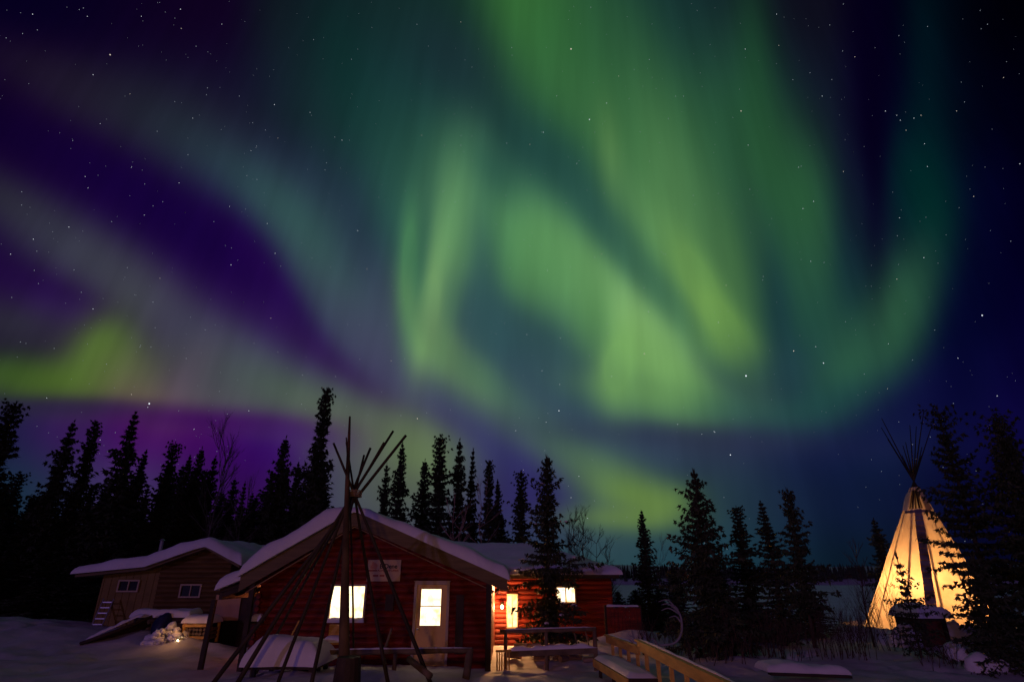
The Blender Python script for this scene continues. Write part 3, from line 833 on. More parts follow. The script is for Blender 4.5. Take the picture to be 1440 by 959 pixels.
m.hexa([(el.x-.03, YR, el.z-.40), (rg.x, YR, rg.z-.40), (rg.x, YR+.038, rg.z-.40), (el.x-.03, YR+.038, el.z-.40), (el.x-.03, YR, el.z), (rg.x, YR, rg.z+.002), (rg.x, YR+.038, rg.z+.002), (el.x-.03, YR+.038, el.z)])
m.hexa([(rg.x, YR-.003, rg.z-.40), (er.x+.03, YR-.003, er.z-.34), (er.x+.03, YR+.038, er.z-.34), (rg.x, YR+.038, rg.z-.40), (rg.x, YR-.003, rg.z), (er.x+.03, YR-.003, er.z), (er.x+.03, YR+.038, er.z), (rg.x, YR+.038, rg.z)])
m.build('fascia', FASC, roof)
m = MB()                             # soffit strip catching the lamplight under the rake
for a, b in (((el.x+.15, el.z), (rg.x, rg.z)), ((rg.x, rg.z), (er.x-.1, er.z))):
    m.beam((a[0], YR+.07, a[1]-.43), (b[0], YR+.07, b[1]-.43), .05, .025)
m.build('rake_trim', SOFF, roof)
m = MB()
tl = lin([(el.x, .34), (el.x+1.6, .42), (rg.x-1.0, .50), (rg.x, .16), (rg.x+1.2, .22), (rg.x+3.0, .33), (er.x, .32)])
RS = lin([(el.x-.1, el.z-.03), (rg.x-.35, rg.z-.17), (rg.x, rg.z-.02), (rg.x+.35, RL(rg.x+.35)), (er.x+.1, er.z-.04)])
snow_field(m, el.x-.08, er.x+.10, YR-.12, YB+.5, lambda x, y: RS(x), lambda x, y: tl(x)*1.12, 110, 34, .22, .07, 3)
m.build('snow_cap', SNOW, roof, smooth=True)
# porch wing on the left eave
pl = P(304, 828, YR)
m = MB(); slab(m, [(pl.x, pl.z), (el.x+.05, el.z-.14)], YR+.25, 22.5, .10)
m.box(pl.x, pl.x+.10, YR+.25, 22.5, pl.z-.28, pl.z-.102)
for k in range(4): m.beam((pl.x+.05, YR+.3+k*.9, pl.z-.17), (el.x-.02, YR+.3+k*.9, el.z-.31), .07, .12)
pr = m.build('porch_roof', DARKW, cabin)
m = MB(); PF = lin([(pl.x-.06, pl.z-.03), (el.x+.06, el.z-.06)])
snow_field(m, pl.x-.10, el.x+.10, YR+.08, 22.4, lambda x, y: PF(x), lambda x, y: .34, 26, 24, .2, .07, 8)
m.build('porch_snow_cap', SNOW, pr, smooth=True)
for (a, b) in (((303, 836), (287, 915)),):
    t0, t1 = P(a[0], a[1], YR+.32), P(b[0], b[1], YR+.32); t1.x = t0.x-.05
    m = MB(); m.beam((t0.x, t0.y, pl.z-.28), (t1.x, t1.y, gz(t1.x, t1.y)-.1), .12, .12); m.build('porch_post', DARKW, cabin)
m = MB(); m.beam((wr-.02, YR+.12, er.z-.13), (wr-.02, YR+.12, gz(wr, YR)-.1), .15, .15); m.build('porch_post', DARKW, cabin)
m = MB(); m.beam((wl-.02, YR+.12, el.z-.1), (wl-.02, YR+.12, gz(wl, YR)-.1), .13, .13); m.build('porch_post', DARKW, cabin)
# door
m = MB(); gx0, gx1 = P(592, 850, YW).x, P(620, 850, YW).x; gz0_, gz1_ = P(605, 879, YW).z, P(605, 828, YW).z
m.box(dx0, gx0, YW-.03, YW+.028, .05, dz1); m.box(gx1, dx1, YW-.03, YW+.028, .05, dz1)
m.box(gx0, gx1, YW-.031, YW+.028, gz1_, dz1); m.box(gx0, gx1, YW-.031, YW+.028, .05, gz0_)
m.box(gx0+.08, gx1-.08, YW-.042, YW-.031, .25, gz0_-.14)
door = m.build('door', DOORM, cabin)
m = MB(); m.box(gx0, gx1, YW-.012, YW-.002, gz0_, gz1_); m.build('pane', PANE, door)
m = MB(); zc = P(605, 852, YW).z; m.box(gx0, gx1, YW-.026, YW-.013, zc-.012, zc+.012); m.build('glazing_bar', TRIM, door)
m = MB(); m.tube([(dx0+.07, YW-.03, .98), (dx0+.07, YW-.09, .98)], .018, 8); m.blob((dx0+.07, YW-.11, .98), .032, .032, .032, 1, 0, 10, 6); m.build('handle', GREYM, door, smooth=True)
m = MB(); m.box(dx0-.08, dx0-.004, YW-.085, YW, .0, dz1+.08); m.box(dx1+.004, dx1+.08, YW-.085, YW, .0, dz1+.08); m.box(dx0-.004, dx1+.004, YW-.083, YW, dz1+.004, dz1+.08)
m.box(dx0-.10, dx1+.10, YW-.10, YW-.001, dz1+.084, dz1+.11)
m.build('door_frame', TRIM, door)
wn = frame_parts(cabin, 'window', wx0, wx1, wz0, wz1, YW, .05, TRIM, .075, pane=PANE)
m = MB(); snow_field(m, wx0-.05, wx1+.06, YW-.16, YW-.078, lambda x, y: wz0-.05, lambda x, y: .09+.05*noise.noise(Vector((x*7, 0, 0))), 20, 6, .05, .02, 5); m.box(wx0-.07, wx1+.07, YW-.165, YW-.076, wz0-.085, wz0-.048)
m.build('snowy_sill', SNOW, wn, smooth=False)
m = MB(); m.box(P(641, 870, YW).x, P(652, 870, YW).x, YW-.075, YW-.052, .35, P(645, 836, YW).z); m.build('shutter', DARKW, cabin)
m = MB(); a, b = P(544, 836, YW), P(554, 858, YW); m.box(a.x, b.x, YW-.16, YW-.052, b.z, a.z); m.box(a.x-.02, b.x+.02, YW-.18, YW-.05, a.z, a.z+.02); m.build('meter_box', DARKW, cabin)
m = MB(); a = P(357, 863, YW-.2); b = P(369, 873, YW-.2)
m.box(a.x, b.x, YW-.35, YW-.10, b.z-.06, b.z); m.build('shelf', DARKW, cabin)
m = MB(); snow_field(m, a.x-.02, b.x+.02, YW-.36, YW-.09, lambda x, y: b.z, lambda x, y: a.z-b.z, 12, 8, .09, .02, 6); m.build('shelf_snow', SNOW, cabin, smooth=True)
# sign
s0, s1 = P(519, 787, YW), P(563, 817, YW)
sign = empty('sign_board', ((s0.x+s1.x)/2, YW-.06, s1.z), 'cream signboard lettered B.Dene on the red gable between window and door', 'sign')
m = MB(); m.box(s0.x, s1.x, YW-.085, YW-.055, s1.z, s0.z); m.build('board', SIGNM, sign)
def text(body, x, z, size, mt, name='lettering', bold=.0, sx=1):
    cu = bpy.data.curves.new(name, 'FONT'); cu.body = body; cu.size = size; cu.extrude = .003; cu.offset = bold
    o = bpy.data.objects.new(name, cu); sc.collection.objects.link(o)
    bpy.context.view_layer.update()
    dg = bpy.context.evaluated_depsgraph_get(); me = bpy.data.meshes.new_from_object(o.evaluated_get(dg))
    bpy.data.objects.remove(o)
    me.transform(__import__('mathutils').Matrix.Scale(sx, 4, (1, 0, 0))); me.transform(__import__('mathutils').Matrix.Rotation(R(90), 4, 'X'))
    me.materials.clear(); me.materials.append(mt)
    t = bpy.data.objects.new(name, me); sc.collection.objects.link(t); t.parent = sign
    t.location = Vector((x, YW-.089, z))-sign.location; return t
SW = s1.x-s0.x; SHh = s0.z-s1.z
text('B.Dene', s0.x+SW*.36, s1.z+SHh*.60, SHh*.30, INK, bold=.004, sx=1.0)
text('ADVENTURES', s0.x+SW*.30, s1.z+SHh*.46, SHh*.115, INKR, bold=.002, sx=1.5)
m = MB()
m.blob((s0.x+SW*.19, YW-.087, s1.z+SHh*.72), SW*.10, .003, SHh*.16, 3, .3, 16, 8); m.build('emblem', INKO, sign)
m = MB(); m.box(s0.x+SW*.03, s0.x+SW*.29, YW-.088, YW-.0851, s1.z+SHh*.46, s1.z+SHh*.53); m.build('stripe', INKR, sign)
m = MB()
for a, b in ((.18, .34), (.38, .52)): m.box(s0.x+SW*a, s0.x+SW*b, YW-.088, YW-.0851, s1.z+SHh*.22, s1.z+SHh*.30)
m.build('small_print', INKR, sign)

# ------------------------------------------------------------------ rear red wing with hip roof
AY = 23.6; AF = AY-.5
ar = P(871, 808, AF); rdg = P(745, 772, 26.8)
axl = -3.0; axr = P(862, 860, AY).x
annex = empty('red_lodge_wing', (2, AY, 0), 'smaller red log building with snowy hip roof behind the ramp and the open spruce', 'cabin')
az = ar.z
ax0, ax1 = P(783, 836, AY).x, P(808, 836, AY).x; az0, az1 = P(795, 846, AY).z, P(795, 826, AY).z
vx0, vx1 = P(714, 858, AY).x, P(727, 858, AY).x; vz0, vz1 = P(720, 881, AY).z, P(720, 836, AY).z
m = MB(); log_wall(m, lambda z: axl, lambda z: axr, AY, -.3, az-.12, openings=[(ax0-.05, ax1+.05, az0-.05, az1+.05), (vx0-.05, vx1+.05, vz0-.05, vz1+.05)])
m.box(axl, axr, AY+.03, AY+7, -.3, az-.1); m.build('wall', RED, annex)
yr = rdg.y; yb = yr+(yr-AF); zri = rdg.z
def hip(x, y):
    fy = (min(y-AF, yb-y))/(yr-AF); fx = (ar.x-x)/(ar.x-rdg.x)
    return az+(zri-az)*max(0, min(1, fy, fx))
m = MB(); x0 = axl-.4
A = [(x0, AF, az), (ar.x, AF, az), (ar.x, yb, az), (x0, yb, az)]; Bq = [(x0, yr, zri), (rdg.x, yr, zri)]
V3 = Vector
m.quad(V3(A[0]), V3(A[1]), V3(Bq[1]), V3(Bq[0])); m.tri(V3(A[1]), V3(A[2]), V3(Bq[1])); m.quad(V3(A[2]), V3(A[3]), V3(Bq[0]), V3(Bq[1]))
m.box(x0, ar.x, AF+.002, yb, az-.13, az-.004)
ro = m.build('roof', DARKW, annex)
m = MB(); snow_field(m, x0-.1, ar.x+.12, AF-.1, yb+.1, hip, lambda x, y: .26, 80, 50, .2, .05, 12); m.build('snow_cap', SNOW, ro, smooth=True)
frame_parts(annex, 'window', ax0, ax1, az0, az1, AY, .05, TRIM, .075, mull=(ax0+ax1)/2, pane=PANE)
frame_parts(annex, 'tall_window', vx0, vx1, vz0, vz1, AY, .04, TRIM, .075, mull=(vx0+vx1)/2, pane=PANE2)
lp = P(706, 853, AY-.25)
lan = empty('porch_lantern', (lp.x, lp.y, lp.z), 'glowing globe lantern beside the tall narrow window of the rear red building', 'lantern')
m = MB(); m.blob((lp.x, lp.y, lp.z), .06, .06, .08, 1, 0, 12, 8); m.build('globe', LAMPG, lan, smooth=True)
m = MB(); m.tube([(lp.x, lp.y, lp.z+.10), (lp.x, lp.y, lp.z+.17)], [.10, .02], 10); m.beam((lp.x, lp.y, lp.z+.15), (lp.x, AY-.05, lp.z+.15), .03, .03); m.build('bracket', DARKW, lan)
lamp('porch_lantern_light', 'POINT', (lp.x, lp.y-.22, lp.z), ANNEX_W, (1, .48, .16), .08)
fl_ = P(713, 822, AF-.12)
fo = empty('eave_floodlight', fl_, 'small warm floodlight under the snowy eave of the rear red building', 'floodlight')
m = MB(); m.box(fl_.x-.07, fl_.x+.07, fl_.y-.05, fl_.y+.05, fl_.z-.05, fl_.z+.05); m.box(fl_.x-.015, fl_.x+.015, fl_.y-.01, fl_.y+.2, fl_.z+.05, fl_.z+.08); m.build('housing', DARKW, fo)
m = MB(); m.box(fl_.x-.055, fl_.x+.055, fl_.y-.04, fl_.y+.04, fl_.z-.058, fl_.z-.052); m.build('lens', LAMPG, fo)
fd = lamp('eave_flood', 'SPOT', fl_+Vector((0, -.10, -.10)), 420, (1, .44, .15), .05)
fd.rotation_euler = Vector((.10, -1, -.42)).to_track_quat('-Z', 'Y').to_euler(); fd.data.spot_size = R(118); fd.data.spot_blend = .6
# red plank screen
f0, f1 = P(853, 853, 22.6), P(898, 855, 22.6)
fen = empty('board_screen', ((f0.x+f1.x)/2, 22.6, 0), 'red vertical board screen with a line of snow along its top', 'fence')
m = MB(); x = f0.x; k = 0
while x < f1.x: m.box(x, x+.125, 22.6+.01*(k % 2), 22.63+.01*(k % 2), gz(x, 22.6)-.1, f0.z-.02*(k % 3)); x += .135; k += 1
m.box(f0.x, f1.x, 22.645, 22.70, f0.z-.25, f0.z-.16); m.build('boards', RED, fen)
m = MB(); snow_field(m, f0.x, f1.x, 22.56, 22.70, lambda x, y: f0.z, lambda x, y: .06, 24, 6, .05, .02, 4); m.build('snow_line', SNOW, fen, smooth=True)
m = MB(); m.box(f1.x-.02, f1.x+.10, 22.62, 22.74, -.5, f0.z+.05); m.box(f0.x-.08, f0.x+.02, 22.62, 22.74, -.3, f0.z+.05); m.build('post', DARKW, fen)

# ------------------------------------------------------------------ brown cabin at the left
CY = 26.5; CF = CY-.5
c_l, c_k, c_p, c_r = P(106, 807, CF), P(205, 797, CF), P(290, 767, CF), P(337, 794, CF)
CR = lin([(c_l.x, c_l.z), (c_k.x, c_k.z), (c_p.x, c_p.z), (c_r.x, c_r.z)])
bc = empty('brown_cabin', (c_p.x, CY, 0), 'brown timber cabin with a plywood lean-to and a thick curling snow roof', 'cabin')
xa, xb, xc = P(133, 860, CY).x, P(216, 850, CY).x, P(316, 850, CY).x
w1 = [P(167, 830, CY), P(196, 817, CY)]; w2 = [P(254, 838, CY), P(283, 823, CY)]
m = MB(); prism(m, [(xa, -.4), (xb, -.4), (xb, CR(xb)-.13), (xa, CR(xa)-.13)], CY, CY+6); m.build('plywood_wall', PLY, bc)
m = MB()
for k in range(8): m.box(xa+.05+k*(xb-xa)/8, xa+.09+k*(xb-xa)/8, CY-.02, CY-.001, -.3, CR(xa+.05+k*(xb-xa)/8)-.14)
m.build('batten', PLY, bc)
m = MB()
def bx0(z): return xb+.002 if z < CR(xb)-.14 else min(c_p.x, c_k.x+(z+.14-c_k.z)/((c_p.z-c_k.z)/(c_p.x-c_k.x)))
def bx1(z): return xc if z < CR(xc)-.14 else c_p.x+(c_p.z-.14-z)/((c_p.z-c_r.z)/(c_r.x-c_p.x))
log_wall(m, bx0, bx1, CY+.0, -.4, c_p.z-.2, .19, openings=[(w2[0].x-.05, w2[1].x+.05, w2[0].z-.05, w2[1].z+.05)], depth=.07)
prism(m, [(xb+.002, -.4), (xc, -.4), (xc, CR(xc)-.13), (c_p.x, c_p.z-.13), (xb+.002, CR(xb)-.13)], CY+.03, CY+6); m.build('wall', BROWN, bc)
m = MB()
for a, b in ((c_l, c_k), (c_k, c_p), (c_p, c_r)): slab(m, [(a.x, a.z), (b.x, b.z)], CF, CY+6.4, .12)
ro = m.build('roof', FASC, bc)
m = MB(); CS = lin([(c_l.x-.1, c_l.z), (c_k.x, c_k.z), (c_p.x-.4, CR(c_p.x-.4)-.01), (c_p.x, c_p.z-.05), (c_p.x+.4, CR(c_p.x+.4)-.01), (c_r.x+.1, c_r.z-.03)])
ct_ = lin([(c_l.x, .24), (c_k.x, .40), (c_k.x+1.2, .44), (c_p.x, .30), (c_r.x, .34)])
snow_field(m, c_l.x-.12, c_r.x+.12, CF-.14, CY+6.5, lambda x, y: CS(x), lambda x, y: ct_(x)*1.22, 100, 30, .24, .07, 21); m.build('snow_cap', SNOW, ro, smooth=True)
for a, b in (w1, w2):
    frame_parts(bc, 'window', a.x, b.x, a.z, b.z, CY-.002, .06, TRIM, .085, mull=(a.x+b.x)/2, pane=GLAZ)
m = MB(); sp = P(229, 757, 30); m.tube([(sp.x, 30, 2.6), (sp.x, 30, sp.z-.1)], .085, 10); m.tube([(sp.x, 30, sp.z-.1), (sp.x, 30, sp.z)], [.15, .03], 10); m.build('stovepipe', CONC, bc)
# entry to a shed between the two cabins: beige tarp over a black doorway
t0, t1 = P(304, 836, 23.5), P(334, 872, 23.5)
sh = empty('storage_lean_to', ((t0.x+t1.x)/2, 23.5, 0), 'dark lean-to shed with a beige tarp wall between the brown and the red cabin', 'shed')
m = MB(); m.box(t0.x-.05, t1.x+1.1, 23.56, 25.6, -.2, t0.z+.05); m.build('walls', DARKW, sh)
m = MB(); m.grid(lambda u, v: (t0.x+(t1.x-t0.x)*u, 23.52+.03*math.sin(u*9+v*3), t1.z+(t0.z-t1.z)*v), 14, 8); m.build('tarp', TARP, sh, smooth=True)
m = MB(); m.box(t0.x-.02, t1.x+.02, 23.535, 23.55, 0, t1.z); m.build('doorway', BLACK, sh)
lamp('left_porch_light', 'POINT', (wl-.55, YW+1.6, 1.75), LEFT_W, (1, .22, .07), .08)
lb = empty('porch_bulb', (wl-.55, YW+1.6, 1.9), 'small warm bulb under the left porch roof of the red cabin', 'lamp')
m = MB(); m.blob((wl-.55, YW+1.6, 1.93), .035, .035, .05, 1, 0, 8, 6); m.build('bulb', LAMPG, lb, smooth=True)
m = MB(); m.tube([(wl-.55, YW+1.6, 1.97), (wl-.55, YW+1.6, 2.08)], .02, 8); m.build('socket', DARKW, lb)
# ------------------------------------------------------------------ bare tipi poles in front of the red cabin
def Gp(px, py):
    x, y, z = ray(px, py); Y = CAM_Z/(-z/y)
    for _ in range(6): Y = (CAM_Z-gz(x/y*Y, Y))/(-z/y)
    return Vector((x/y*Y, Y, gz(x/y*Y, Y)))
FR = 14.6
poles = [((308, 950), FR-.2, (571, 612), FR+.3, .062, .045, 'bundle_a'), ((333, 962), FR-.9, (553, 606), FR+.5, .060, .040, 0), ((386, 900), FR+1.7, (540, 622), FR-.5, .045, .03, 0),
         ((390, 962), FR-1.2, (521, 630), FR+.5, .045, .04, 0), ((438, 962), FR-1.6, (512, 640), FR+.5, .05, .035, 0), ((497, 940), FR+2.0, (487, 615), FR-.6, .035, .022, 0),
         ((547, 965), FR-1.3, (487, 622), FR+.5, .050, .030, 0), ((602, 952), FR-.1, (469, 623), FR-.1, .058, .035, 0), ((484, 985), FR-2.3, (492, 586), FR+.8, .14, .035, 0)]
fr_ = empty('tipi_pole_frame', (P(497, 900, FR).x, FR, gz(P(497, 900, FR).x, FR)), 'bare conical frame of crossed tipi poles in front of the red cabin', 'tipi frame')
ap = P(499, 694, FR)
for (b, Yb, t, Yt, r0, r1, _) in poles:
    B = P(b[0], b[1], Yb); T_ = P(t[0], t[1], Yt); d = (T_-B)
    B2 = B; zz = gz(B.x, B.y)-.15
    if B.z > zz: B2 = B - d*((B.z-zz)/d.z)
    m = MB(); n = 10; r0 *= .88; r1 *= .8; wv = Vector((rnd.uniform(-1, 1), 0, 0))*.05
    m.tube([B2.lerp(T_, i/n)+wv*math.sin(i/n*3.14) for i in range(n+1)], [r0+(r1-r0)*i/n for i in range(n+1)], 9, jit=.06)
    m.build('pole', POLEB if b[1] == 985 else POLE, fr_, smooth=True)
m = MB()
for k in range(5): m.tube([(ap.x+.17*math.cos(a/10*6.283), FR+.17*math.sin(a/10*6.283), ap.z-.08+k*.035+.01*math.sin(a)) for a in range(11)], .014, 5)
m.build('rope', ROPE, fr_)
# stump at the foot of the front pole
s = P(491, 922, 12.3); zb = gz(s.x, 12.3)
m = MB(); m.tube([(s.x, 12.3, zb-.1), (s.x, 12.3, zb+.12), (s.x, 12.3, s.z*.75), (s.x, 12.3, s.z-.01)], [.33, .28, .24, .215], 16, jit=.03); tag(m.build('stump', DARKW, smooth=False), 'dark wide stump at the foot of the bare lodge poles', 'stump')

# snow laden table beneath the poles
TY = 14.6; a, b = P(350, 936, TY), P(446, 936, TY)
tb = empty('snowed_table', ((a.x+b.x)/2, TY, gz(a.x, TY)), 'low plank table buried under a deep dome of snow beneath the bare lodge poles', 'table')
m = MB(); m.box(a.x, b.x, TY-.1, TY+1.2, a.z-.06, a.z); m.build('tabletop', DARKW, tb)
for x in (a.x+.12, b.x-.12):
    for y in (TY+.0, TY+1.1):
        m = MB(); m.box(x-.05, x+.05, y-.05, y+.05, gz(x, y)-.1, a.z-.06); m.build('leg', DARKW, tb)
tz = P(400, 889, TY+.5).z
m = MB(); tfn = lambda x, y: (tz-a.z)*(.72+.28*math.sin(math.pi*max(0, min(1, (x-a.x)/(b.x-a.x)))**.8))
snow_field(m, a.x-.12, b.x+.08, TY-.2, TY+1.3, lambda x, y: a.z, tfn, 44, 24, .42, .10, 31); m.build('snow_dome', SNOW, tb, smooth=True)

def snowline(name, p, q_, wdt, th, parent, seed=0):
    # snow lying along a sloping bar from p to q
    p = Vector(p); q_ = Vector(q_); m = MB(); n = 24; d = q_-p; s = Vector((d.y, -d.x, 0)).normalized()*wdt/2
    for i in range(n+1):
        t = i/n; e = min(1, min(t, 1-t)*8); h = th*e*(1+.7*noise.noise(Vector((t*9, seed, 1)))); c = p+d*t
        for k in range(7):
            a = math.pi*k/6; m.v.append(c - s*math.cos(a)*(1.02) + Vector((0, 0, max(.004, h*math.sin(a)))))
    for i in range(n):
        for k in range(6): a = i*7+k; m.f.append((a, a+7, a+8, a+1))
    return m.build(name, SNOW, parent, smooth=True)
def log_rail(name, px0, py0, px1, py1, Y, r, label, posts, group=None, snow=.06, low=None):
    a, b = P(px0, py0, Y), P(px1, py1, Y); o = empty(name, (a.x, Y, gz(a.x, Y)), label, 'railing', group)
    m = MB(); m.tube([a.lerp(b, i/8)+Vector((0, 0, .015*math.sin(i*2.1))) for i in range(9)], [r*(1+.1*math.sin(i*3)) for i in range(9)], 10); m.build('rail', LOGM, o, smooth=True)
    if snow: snowline('snow_line', a+Vector((0, 0, r*.8)), b+Vector((0, 0, r*.8)), r*1.5, snow, o, px0)
    if low:
        for (c0, c1, c2, c3, rr, sn) in low:
            c, d = P(c0, c1, Y), P(c2, c3, Y); m = MB(); m.beam(c, d, rr*2.6, rr*2); m.build('lower_rail', LOGM, o)
            if sn: snowline('snow_line', c+Vector((0, 0, rr)), d+Vector((0, 0, rr)), rr*2.6, sn, o, c0)
    for (px, lean, rr) in posts:
        x = P(px, (py0+py1)/2, Y).x; m = MB(); z0 = gz(x+lean, Y)-.15
        m.tube([(x+lean, Y+.01, z0), (x, Y+.01, a.z+(b.z-a.z)*(x-a.x)/(b.x-a.x)+.04)], [rr*1.1, rr], 9); m.build('post', LOGM, o, smooth=True)
    return o
log_rail('log_rail', 448, 917, 664, 914, 15.4, .062, 'single peeled log rail with a stout end post in front of the tan door', [(450, 0, .05), (556, .0, .05), (661, -.10, .085)], snow=.03)
log_rail('log_rail', 703, 888, 838, 884, 18.4, .055, 'two tier log railing with snow on its lower plank in front of the rear wing', [(711, 0, .05), (768, .0, .055), (836, 0, .06)], snow=.03,
         low=[(708, 919, 840, 914, .07, .11)])
m = MB(); c, d = P(823, 886, 18.6), P(829, 912, 18.6); m.beam(c, d, .05, .04); c, d = P(808, 890, 18.6), P(813, 915, 18.6); m.beam(c, d, .03, .03)
tag(m.build('leaning_sticks', LOGM), 'two thin sticks leaning on the two tier railing', 'stick')
pk = empty('picket_gate', (P(700, 930, 17.9).x, 17.9, 0), 'row of short lit pickets between the cabin corner post and the two tier railing', 'gate')
for k in range(6):
    x = P(699+k*3.4, 922, 17.9).x; m = MB(); m.box(x-.018, x+.018, 17.88, 17.92, gz(x, 17.9)-.1, P(700, 913+k*.3, 17.9).z); m.build('picket', YELW, pk)
m = MB(); m.box(P(697, 916, 17.9).x, P(719, 916, 17.9).x, 17.925, 17.96, .42, .48); m.build('rail', YELW, pk)
# firewood glimpsed below the railing
q = random.Random(5)
for k in range(16):
    x = P(716+q.uniform(0, 118), 920, 19.6).x; z = gz(x, 19.6)+.08+q.choice([0, .15, .30]); m = MB()
    m.tube([(x-.2, 19.5+q.uniform(-.2, .3), z), (x+.2, 19.6+q.uniform(-.3, .3), z+q.uniform(-.03, .03))], q.uniform(.055, .085), 8)
    tag(m.build('firewood_log', BIRCH), 'split birch firewood log scattered under the two tier railing', 'log', 'firewood under the railing')
def plank(name, c, d, w_, h, mt, label, cat):
    m = MB(); m.beam(c, d, w_, h); return tag(m.build(name, mt), label, cat)
plank('leaning_plank', P(541, 912, 15.9), P(551, 883, 15.9), .13, .04, LOGM, 'weathered plank leaning upright behind the log rail left of the tan door', 'plank')
m = MB(); m.tube([P(575, 926, 14.6), P(605, 950, 13.9)], .07, 10); tag(m.build('fallen_log', LOGM, smooth=True), 'short log lying aslant in the snow below the log rail', 'log')
m = MB(); m.tube([P(410, 893, 15.2), P(421, 872, 15.2)], .02, 6); tag(m.build('leaning_stick', YELW), 'thin stick poking up from the snow left of the front pole', 'stick')
o = empty('snowed_chair', (P(460, 905, 16.0).x, 16.0, gz(-4.4, 16)), 'small camp chair with snow on seat behind the bare lodge poles', 'chair')
a = P(455, 906, 16.0); 
for sx in (0, .38):
    for sy in (0, .36): m = MB(); m.box(a.x+sx, a.x+sx+.04, 16+sy, 16.04+sy, gz(a.x, 16)-.1, a.z); m.build('leg', YELW, o)
m = MB(); m.box(a.x-.02, a.x+.44, 15.98, 16.42, a.z, a.z+.04); m.build('seat', YELW, o)
m = MB(); m.box(a.x-.02, a.x+.44, 16.40, 16.44, a.z+.04, a.z+.42); m.build('backrest', YELW, o)
m = MB(); snow_field(m, a.x-.02, a.x+.44, 15.98, 16.39, lambda x, y: a.z+.04, lambda x, y: .12, 12, 10, .1, .03, 2); m.build('snow_pad', SNOW, o, smooth=True)

# ------------------------------------------------------------------ ramp rails and deck to the right
def rail3(label, A, B, bh, np_, top=None):
    A = Vector(A); B = Vector(B); o = empty('ramp_railing', (A.x, A.y, gz(A.x, A.y)), label, 'railing', 'railings along the ramp')
    m = MB(); m.beam(A, B, .045, bh); m.build('side_board', YELW, o)
    m = MB(); off = Vector((.0, 0, bh/2+.018)); m.beam(A+off, B+off, .15, .035); m.build('handrail', YELW, o)
    snowline('snow_line', A+off+Vector((.045, 0, .018)), B+off+Vector((.045, 0, .018)), .06, .035, o, A.x)
    for k in range(np_):
        t = (k+.5)/np_; c = A.lerp(B, t); m = MB(); m.box(c.x+.024, c.x+.10, c.y-.04, c.y+.04, gz(c.x, c.y)-.15, c.z-.01); m.build('post', YELW, o)
    return o
rail3('far ramp railing of yellow lumber with close set posts by the red board screen', P(853, 898, 18.3), P(899, 915, 15.3), .17, 4)
rail3('near ramp railing of yellow lumber running out of the bottom of the picture', P(897, 907, 15.2), P(1030, 973, 9.9), .19, 6)
a, b = P(836, 926, 17.0), P(884, 952, 13.9); a.z = b.z = (a.z+b.z)/2
dk = empty('low_deck', (a.x, b.y, gz(a.x, b.y)), 'low lumber deck edged in yellow board under a smooth sheet of snow beside the ramp', 'deck')
wd = .62; m = MB(); m.hexa([(a.x, a.y, a.z-.06), (a.x+wd, a.y, a.z-.06), (b.x+wd, b.y, a.z-.06), (b.x, b.y, a.z-.06), (a.x, a.y, a.z-.003), (a.x+wd, a.y, a.z-.003), (b.x+wd, b.y, a.z-.003), (b.x, b.y, a.z-.003)]); m.build('planks', DARKW, dk)
m = MB(); m.beam((a.x-.03, a.y, a.z-.10), (b.x-.03, b.y, a.z-.10), .04, .17); m.build('side_board', YELW, dk)
m = MB(); m.box(b.x-.01, b.x+wd, b.y-.05, b.y-.01, a.z-.18, a.z-.01); m.build('end_board', DARKW, dk)
m = MB()
for i in range(31):
    for j in range(9):
        t = i/30; s_ = j/8; e = min(1, min(t, 1-t)*14)*min(1, min(s_, 1-s_)*7); e = math.sqrt(max(0, 1-(1-e)**2))
        m.v.append(Vector((a.x+(b.x-a.x)*t+wd*s_-.01, a.y+(b.y-.03-a.y)*t, a.z+e*(.09+.02*noise.noise(Vector((t*6, s_*3, 0)))))))
for i in range(30):
    for j in range(8): k = i*9+j; m.f.append((k, k+1, k+10, k+9))
m.build('snow_sheet', SNOW, dk, smooth=True)
for t in (.08, .5, .92):
    for s_ in (.08, .54):
        x = a.x+(b.x-a.x)*t+s_; y = a.y+(b.y-a.y)*t; m = MB(); m.box(x-.04, x+.04, y-.04, y+.04, gz(x, y)-.15, a.z-.062); m.build('leg', DARKW, dk)

# caribou antlers propped on the rail
AN = 15.9
an = empty('antlers', P(905, 910, AN), 'large pale pair of caribou antlers resting on the ramp snow by the railing', 'antlers')
def sp_curve(pts, n=5):
    out = []
    for i in range(len(pts)-1):
        p0 = pts[max(0, i-1)]; p1 = pts[i]; p2 = pts[i+1]; p3 = pts[min(len(pts)-1, i+2)]
        for k in range(n):
            t = k/n; out.append(.5*((2*p1)+(p2-p0)*t+(2*p0-5*p1+4*p2-p3)*t*t+(3*p1-3*p2+p3-p0)*t**3))
    out.append(pts[-1]); return out
c = sp_curve([P(x, y, AN-d) for x, y, d in ((908, 909, 0), (925, 907, .05), (948, 904, .15), (958, 890, .2), (958, 870, .2), (952, 857, .18), (944, 850, .15))])
m = MB(); m.tube(c, [.028*(1+.6*(i/len(c) > .8)) for i in range(len(c))], 9); m.build('main_beam', ANT, an, smooth=True)
for (pp) in (((952, 857), (940, 849), (930, 850)), ((955, 863), (941, 855), (930, 858)), ((948, 852), (938, 843), (926, 846)), ((957, 874), (950, 866), (941, 868)), ((925, 907), (921, 900), (915, 897))):
    m = MB(); c = sp_curve([P(x, y, AN-.2) for x, y in pp]); m.tube(c, [.024*(1-.75*i/len(c)) for i in range(len(c))], 7); m.build('tine', ANT, an, smooth=True)
